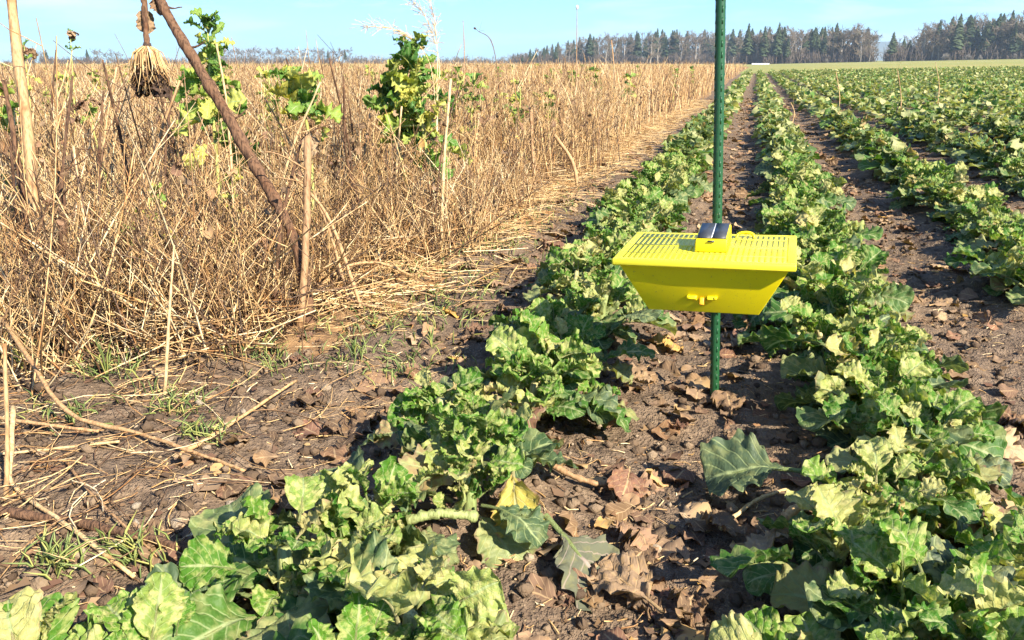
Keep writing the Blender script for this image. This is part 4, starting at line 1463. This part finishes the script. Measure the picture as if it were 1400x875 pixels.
for i in range(200):                                        # tan frayed bracts hanging round the head
    a = r.random() * 6.28; fl = r.uniform(.2, 1.35); L = r.uniform(.01, .10)
    d = np.array([math.cos(a), math.sin(a), 0])
    Pb.append([neck + [0, 0, .012], neck + d * .030 * fl + [0, 0, -.012], neck + d * .043 * fl + [0, 0, -.035 - L * .35], neck + d * (.045 * fl + r.normal(0, .016)) + [r.normal(0, .008), r.normal(0, .008), -.03 - L]])
    Rb.append(np.array([.002, .0022, .0016, .0006]) * r.uniform(.6, 1.3))
V, F_, uv, rr = tubes(np.array(Pb), np.array(Rb), 3, r.random(200) * .75 + .25)
g.add(V, F_, uv, rr)
link('bracts', g.mesh('bracts', (M_STRAW_A,)), head)
for i in range(30):
    a = r.random() * 6.28
    link('withered_leaf', DARKL[i % 4], SF, mtx=lm(a, R(r.uniform(-88, -30)), r.normal(0, .7), r.uniform(.03, .06), neck + np.array([math.cos(a) * .036, math.sin(a) * .036, -.045 - .055 * r.random()])))
for (pa, sc) in ((33, .07), (24, .06)):
    link('withered_leaf', DEADM[pa % 10], SF, mtx=lm(R(70), R(-85), .3, sc, P[pa]))

# ---- feathery dry grass plume
b = gp(600, 300); dep = depth_of(b); b[2] = hz(b[0], b[1])
t = thing('grass_plume', 'feathery pale pink dry grass plume arching against the sky', 'grass', tuple(b))
r = np.random.default_rng(6)
for i, top in enumerate([[(598, 150), (600, 80), (580, 20), (545, -12)], [(597, 150), (598, 70), (590, 10), (570, -25)], [(596, 160), (585, 80), (545, 42), (492, 36)]]):
    g = Geo()
    P = add_tube(g, [np.zeros(3)] + [pt(a, c, dep) - b for a, c in top], .0022, .0008, 4, 20, .9, 0)
    Ps, n_ = [], 130
    for j in range(n_):
        s = r.uniform(.55, 1) * 19; p = P[int(s)]
        d = r.normal(0, 1, 3) * .022 + (P[19] - P[12]) * r.uniform(.05, .25)
        Ps.append([p, p + d * .6, p + d + [0, 0, -.006]])
    V, F_, uv, rr = tubes(np.array(Ps), np.tile([.0006, .0008, .0013], (n_, 1)), 3, r.random(n_) * .3 + .6)
    g.add(V, F_, uv, rr)
    link('plume', g.mesh('plume', (M_STRAW_A,)), t)


# ---- straws and sticks lying or bent over on the near ground
def lying(name, pts, lifts, rad, label, mat, r1=None, cat='straw'):
    P = []
    for (px, py), lf in zip(pts, lifts):
        p = gp(px, py, lf)
        p[2] = hz(p[0], p[1]) * (1 if lf < .02 else 0) + lf
        P.append(p)
    b = P[0].copy()
    g = Geo()
    add_tube(g, [p - b for p in P], rad, rad * .7 if r1 is None else r1, 7, 24, .5, 0, rad * .10)
    o = link(name, g.mesh(name, (mat,)), loc=tuple(b))
    return tag(o, label, cat)


lying('bent_straw', [(-25, 395), (40, 490), (95, 565), (185, 600), (275, 625), (335, 645)], [.16, .10, .04, .012, .012, .01], .0055, 'long pale straw bending down from the left edge onto the soil', M_STRAW, .003)
lying('bent_straw', [(18, 555), (15, 620), (20, 665), (95, 725), (182, 782)], [.10, .05, .02, .015, .012], .0046, 'straw bent sharply near the left edge, pointing at the front leaves', M_STRAW)
lying('bent_straw', [(-10, 570), (60, 580), (135, 590)], [.04, .035, .02], .0042, 'short pale straw lying at the left edge', M_STRAW)
lying('fallen_stalk', [(-20, 700), (100, 712), (200, 735), (300, 760)], [.016, .016, .016, .014], .0085, 'thick brown ridged stalk lying on the soil behind the front leaves', M_BARK, .007, 'stalk')
lying('bent_straw', [(-10, 622), (60, 615), (165, 612)], [.02, .02, .015], .0032, 'thin straw lying level at left below the long pale straw', M_STRAW)
lying('bent_straw', [(245, 622), (300, 590), (405, 520)], [.012, .014, .02], .0046, 'pale straw slanting up across the bare soil patch', M_STRAW)
lying('bent_straw', [(85, 625), (130, 690), (215, 760)], [.02, .014, .012], .0026, 'thin tan straw crossing the thick brown fallen stalk', M_STRAW)
lying('bent_straw', [(435, 395), (470, 365), (520, 360), (565, 378)], [.03, .09, .09, .02], .006, 'arched pinkish-brown dry leaf blade on the strip margin', M_STRAW, .004)
lying('bent_straw', [(750, 650), (800, 660), (850, 660)], [.015, .015, .013], .006, 'tan leaf stalk lying in the furrow before the stake', M_STRAW)
lying('bent_straw', [(985, 722), (1030, 690), (1075, 668)], [.012, .015, .02], .004, 'thin brown stick lying in the furrow beside the right row', M_STRAW)
lying('bare_rape_stalk', [(1065, 715), (1100, 690), (1145, 672)], [.02, .04, .05], .0085, 'thick pale orange rape stem showing under the right row', M_STRAW, .008, 'stem')
lying('bare_rape_stalk', [(1080, 815), (1130, 770), (1165, 742)], [.02, .04, .06], .0085, 'thick pale green rape stem at the front of the right row', M_PETIOLE, .008, 'stem')
lying('bare_rape_stalk', [(555, 712), (600, 702), (650, 706)], [.06, .07, .06], .0075, 'thick pale green rape stem lying across the front of the left row', M_PETIOLE, .008, 'stem')
lying('bare_rape_stalk', [(690, 552), (715, 556), (750, 550)], [.06, .07, .07], .0055, 'pale yellow leaf stalk showing in the left row', M_BOLTSTEM, .005, 'stem')


# ================================================================== far woods
def twig_mat(name, c0, c1):
    k = Mat(name)
    c = k.ramp(k.node('ShaderNodeObjectInfo').outputs['Random'], [(0, c0), (1, c1)])
    c = k.mix(k.smooth(k.noise(k.obj(), 0.6, 3), .4, .65), c, k.mix(1.0, c, (.65, .62, .6), 'MULTIPLY'))
    return k.done(k.bsdf(c, .9, .2))


M_TRUNK = twig_mat('pale_tree_bark', (0.20, 0.175, 0.15), (0.30, 0.27, 0.23))
M_TWIG = twig_mat('bare_twigs', (0.15, 0.118, 0.085), (0.22, 0.180, 0.130))
M_CTRUNK = twig_mat('conifer_bark', (0.10, 0.075, 0.055), (0.14, 0.10, 0.075))
M_NEEDLE = twig_mat('conifer_needles', (0.030, 0.050, 0.022), (0.055, 0.075, 0.035))
M_BUSH = twig_mat('bush_twigs', (0.10, 0.080, 0.065), (0.15, 0.12, 0.095))


def bare_tree(seed):
    r = np.random.default_rng(seed)
    T = Geo(); C_ = Geo()
    top = np.array([r.normal(0, .03), r.normal(0, .03), .55])
    P = add_tube(T, [(0, 0, -.02), tuple(top * .5 + r.normal(0, .008, 3)), tuple(top), tuple(top * 1.45 + r.normal(0, .02, 3))], .020, .004, 6, 10)
    paths, rads = [], []

    def grow(p, d, L, lev, rad):
        q1 = p + d * L * .5 + r.normal(0, .03, 3) * L
        q = p + d * L + np.array([0, 0, .12 * L]) + r.normal(0, .06, 3) * L
        paths.append([p, q1, q]); rads.append([rad, rad * .8, rad * .55])
        if lev == 0:
            return
        for j in range(r.integers(4, 6)):
            s = r.uniform(.35, 1)
            b0 = p + (q - p) * s
            dd = d + r.normal(0, .55, 3); dd[2] += .18; dd /= np.linalg.norm(dd)
            grow(b0, dd, L * r.uniform(.45, .7), lev - 1, rad * .5)

    for j in range(15):
        i = r.integers(2, 10)
        a = r.random() * 6.28; up_ = r.uniform(.35, 1.3)
        d = np.array([math.cos(a), math.sin(a), up_]); d /= np.linalg.norm(d)
        grow(P[i], d, r.uniform(.14, .24), 2, .0055)
    Pt, Rt = np.array(paths), np.maximum(np.array(rads), .0030)
    Pt = Pt / Pt[..., 2].max()
    V, F_, uv, rr = tubes(Pt, Rt, 3)
    C_.add(V, F_, uv, rr)
    return T.mesh('trunk', (M_TRUNK,)), C_.mesh('branches', (M_TWIG,))


def conifer(seed):
    r = np.random.default_rng(seed)
    T = Geo(); C_ = Geo()
    add_tube(T, [(0, 0, -.02), (0, 0, .5), (0, 0, .97)], .016, .003, 6, 6)
    z = .22 + r.uniform(0, .1)
    z0 = z
    while z < .99:
        f = (z - z0) / (1 - z0)
        rad = .20 * (1 - f) ** .75 * (0.55 + .45 * min(1, f * 5 + .3)) + .006
        nb = 10
        for j in range(nb):
            a = j * 6.283 / nb + r.random()
            L = rad * r.uniform(.45, 1.25)
            d = np.array([math.cos(a), math.sin(a), 0]); s = np.array([-d[1], d[0], 0])
            b = np.array([0, 0, z + r.normal(0, .006)])
            w = L * .42
            dr = L * r.uniform(.15, .5)
            V = np.array([b, b + d * L * .5 + s * w - [0, 0, dr * .4], b + d * L * .5 - s * w - [0, 0, dr * .5], b + d * L - [0, 0, dr],
                          b + d * L * .55 - [0, 0, dr * .2 - .008], b + d * L * .5 - [0, 0, dr * .9 + .012]])
            C_.add(V, [[[0, 1, 4], [0, 4, 2], [4, 1, 3], [4, 3, 2], [0, 5, 3]]])
        z += .032 * (1 - .35 * f)
    return T.mesh('trunk', (M_CTRUNK,)), C_.mesh('crown', (M_NEEDLE,), False)


BARE = [bare_tree(800 + i) for i in range(7)]
CONI = [conifer(820 + i) for i in range(5)]
r_t = np.random.default_rng(99)


def tree(px, D, H, kind, label, group, width=1.0):
    aa = math.atan((px - 700) * math.cos(PITCH) / F_PX) if False else None
    d = ray(px, 85.5); d = d / math.hypot(d[0], d[1])
    x, y = d[0] * D, d[1] * D
    z = float(height(x, y, False))
    nm = 'conifer_tree' if kind == 'c' else 'bare_tree'
    t = thing(nm, label, 'tree', (x, y, z), r_t.random() * 6.28, group)
    tm, cm = (CONI if kind == 'c' else BARE)[r_t.integers(0, 5 if kind == 'c' else 7)]
    H *= 0.92
    t.scale = (H * width * r_t.uniform(.85, 1.15), H * width * r_t.uniform(.85, 1.15), H)
    link('trunk', tm, t); link('crown' if kind == 'c' else 'branches', cm, t)


CN = {}


def wood(px0, px1, n_, D, rows, hfun, p_con, where):
    for i in range(n_):
        px = px0 + (px1 - px0) * (i + r_t.uniform(.1, .9)) / n_
        dd = D + rows * r_t.random() ** 1.3
        kind = 'c' if r_t.random() < p_con(px) else 'b'
        H = hfun(px) * dd / D * (r_t.uniform(.72, 1.10) if kind == 'c' else r_t.uniform(.85, 1.08))
        f_ = (px - px0) / (px1 - px0)
        sec = 'left part' if f_ < .33 else ('middle' if f_ < .67 else 'right part')
        nm = 'dark green conifer' if kind == 'c' else 'pale bare deciduous tree'
        if kind == 'c':
            CN[where] = CN.get(where, 0) + 1
            o_ = ORD[min(CN[where], 40) - 1]
            lab = f'{o_} dark green conifer, counted from the left, in the wood {where}' if 1 < CN[where] < 40 else (f'leftmost dark green conifer in the wood {where}' if CN[where] == 1 else f'dark green conifer near the right end of the wood {where}')
        else:
            lab = f'{nm} in the {sec} of the wood {where}'
        tree(px, dd, H, kind, lab, f'{"conifers" if kind == "c" else "bare trees"} in the wood {where}', .95 if kind == 'c' else 1.35)


wood(700, 800, 30, 420, 60, lambda p: np.interp(p, [700, 735, 800], [5.0, 8.5, 14]), lambda p: .55, 'behind the dry strip')
wood(795, 1020, 80, 420, 70, lambda p: np.interp(p, [795, 870, 1020], [14, 16.5, 16.0]), lambda p: .42, 'behind the dry strip')
wood(1016, 1192, 72, 350, 50, lambda p: np.interp(p, [1016, 1060, 1140, 1175, 1192], [14.0, 15.5, 14.8, 14.5, 11]), lambda p: .55 if p < 1080 or 1110 < p < 1150 else .28, 'beyond the crop rows')
wood(1255, 1440, 84, 345, 50, lambda p: np.interp(p, [1255, 1310, 1400, 1440], [13.0, 16.0, 16.5, 16]), lambda p: .42 if p > 1275 else .15, 'at the right horizon')
wood(1222, 1262, 9, 352, 30, lambda p: np.interp(p, [1210, 1255], [9.5, 11]), lambda p: .35, 'edge beside the gap')
for px, H, kd, lab in ((1188, 12.5, 'b', 'lone slim bare tree at the right end of the middle wood'), (1176, 13.5, 'b', 'tall bare tree near the right end of the middle wood'),
                       (1217, 11.5, 'c', 'single thin conifer at the edge of the gap in the woods'), (1061, 16.6, 'c', 'tallest pointed conifer of the middle wood'), (1020, 16.6, 'c', 'tall conifer beside the green stake top'),
                       (1304, 17.3, 'c', 'pointed conifer standing out of the right-hand wood')):
    tree(px, 344, H, kd, lab, None, .9)
for px0, px1, n_, H in ((20, 70, 8, 8), (120, 170, 9, 8.5), (285, 350, 14, 10.5), (350, 480, 26, 10), (480, 700, 20, 5.5)):
    wood(px0, px1, n_, 520, 60, lambda p: H, lambda p: .06, 'low above the dry strip')

# dark underwood filling the feet of the woods
g = Geo()
for px0, px1, n_, D, Hm in ((700, 1020, 420, 425, 6.0), (1016, 1188, 370, 352, 6.5), (1216, 1440, 410, 348, 7.0), (0, 700, 260, 530, 5.0)):
    for i in range(n_):
        px = r_t.uniform(px0, px1); D2 = D + r_t.uniform(-2, 45)
        d = ray(px, 85.5); d = d / math.hypot(d[0], d[1])
        x, y = d[0] * D2, d[1] * D2; z = float(height(x, y, False))
        m_ = 34
        h = Hm * r_t.uniform(.4, 1.0)
        b0 = np.array([x, y, z]) + r_t.normal(0, 1, (m_, 3)) * [1.2, 1.2, 0]
        q = b0 + r_t.normal(0, 1, (m_, 3)) * [.8, .8, 0] + np.array([0, 0, 1]) * (h * r_t.uniform(.4, 1, m_))[:, None]
        V, F_, uv, rr = tubes(np.stack([b0, (b0 + q) / 2 + r_t.normal(0, .2, (m_, 3)), q], 1), np.tile([.09, .10, .04], (m_, 1)), 3)
        g.add(V, F_, uv, rr)
tag(link('wood_undergrowth', g.mesh('wood_undergrowth', (M_BUSH,))), 'dark brushy undergrowth along the foot of the far woods', 'undergrowth', kind='stuff')

# pale bushes along the wood edge at right, a low white shelter, and blue hills behind the gap
for i, (px, w, h, lab) in enumerate([(1292, 3.6, 2.8, 'rounded pinkish bush in front of the right-hand wood'), (1322, 3.0, 2.2, 'second rounded bush in front of the right-hand wood'),
                                     (1339, 1.8, 1.8, 'small pale bush right of the rounded bushes'), (1386, 2.0, 2.0, 'small pale bush near the right edge of the horizon'), (1130, 1.6, 1.7, 'small pale bush before the middle wood')]):
    d = ray(px, 85.5); d = d / math.hypot(d[0], d[1]); D = 335
    x, y = d[0] * D, d[1] * D
    g = Geo(); r = np.random.default_rng(60 + i)
    m_ = 420
    b0 = r.normal(0, .12, (m_, 3)) * [1, 1, 0]
    di = r.normal(0, 1, (m_, 3)); di[:, 2] = np.abs(di[:, 2]); di /= np.linalg.norm(di, axis=1, keepdims=True)
    q = di * np.array([w / 2, w / 2, h]) * r.uniform(.6, 1, (m_, 1))
    V, F_, uv, rr = tubes(np.stack([b0, q * .6 + r.normal(0, .1, (m_, 3)), q], 1), np.tile([.03, .03, .03], (m_, 1)), 3)
    g.add(V, F_, uv, rr)
    tag(link('bush', g.mesh('bush', (M_TRUNK,)), loc=(x, y, float(height(x, y, False)) - .05)), lab, 'bush', 'bushes along the wood edge')
d = ray(1040, 85.5); d = d / math.hypot(d[0], d[1]); D = 300
x, y = d[0] * D, d[1] * D
t = thing('crop_tunnel', 'low white tunnel cover at the far field edge', 'tunnel', (x, y, float(height(x, y, False))), 0)
g = Geo()
a = np.linspace(0, np.pi, 9)
prof = np.stack([np.zeros(9), np.cos(a) * .7, np.sin(a) * .4], -1)
V = np.concatenate([prof + [-2.9 + 5.8 * j / 6, 0, 0] for j in range(7)])
ii = np.arange(63).reshape(7, 9)
g.add(V, [np.stack([ii[:-1, :-1], ii[1:, :-1], ii[1:, 1:], ii[:-1, 1:]], -1).reshape(-1, 4)])
link('cover', g.mesh('cover', (M_WHITE,)), t)
for j in range(7):
    g = Geo()
    add_tube(g, list((prof + [-2.9 + 5.8 * j / 6, 0, .0])[::2] * 1.0), .05, .05, 5, 9)
    link('hoop', g.mesh('hoop', (M_GREY,)), t)

gxh = np.linspace(-420, 900, 120); gyh = np.linspace(0, 500, 10)
XH, YH = np.meshgrid(gxh, gyh, indexing='ij')
HH = (22 + 50 * vnoise(XH / 420 + 4, XH * 0 + 2) + 14 * vnoise(XH / 90, XH * 0)) * np.sin(np.pi * YH / 500) ** .8 * sstep(XH, -420, -100)
ih = np.arange(1200).reshape(120, 10)
kh = Mat('hill_forest')
mh = kh.done(kh.bsdf(kh.ramp(kh.noise(kh.pos(), .02, 6), [(.35, (.04, .06, .03)), (.65, (.10, .10, .05))]), .9, .1))
tag(link('hills', np_mesh('hills', np.stack([XH, YH, HH - 3], -1).reshape(-1, 3), [np.stack([ih[:-1, :-1], ih[1:, :-1], ih[1:, 1:], ih[:-1, 1:]], -1).reshape(-1, 4)], (mh,)),
         loc=(500, 2900, 0)), 'low wooded hills far behind the gap in the woods', 'hills', kind='structure')

# ================================================================== the air
HAZE = True
if HAZE:
    g = Geo()
    add_box(g, (0, 1750, 54), (5200, 4300, 120))
    kz = Mat('air')
    pv = kz.node('ShaderNodeVolumePrincipled')
    pv.inputs['Color'].default_value = (0.66, 0.84, 1.0, 1)
    pv.inputs['Density'].default_value = 0.00032
    pv.inputs['Anisotropy'].default_value = 0.2
    kz.lk(pv.outputs[0], kz.out.inputs['Volume'])
    tag(link('haze', g.mesh('haze', (kz.m,), False)), 'thin pale blue haze over the far woods and hills', 'haze', kind='stuff')
print('total objects', len(bpy.data.objects), 'mesh tris', sum(sum(max(1, p) for p in [len(m.loops) - 2 * len(m.polygons)]) for m in bpy.data.meshes))
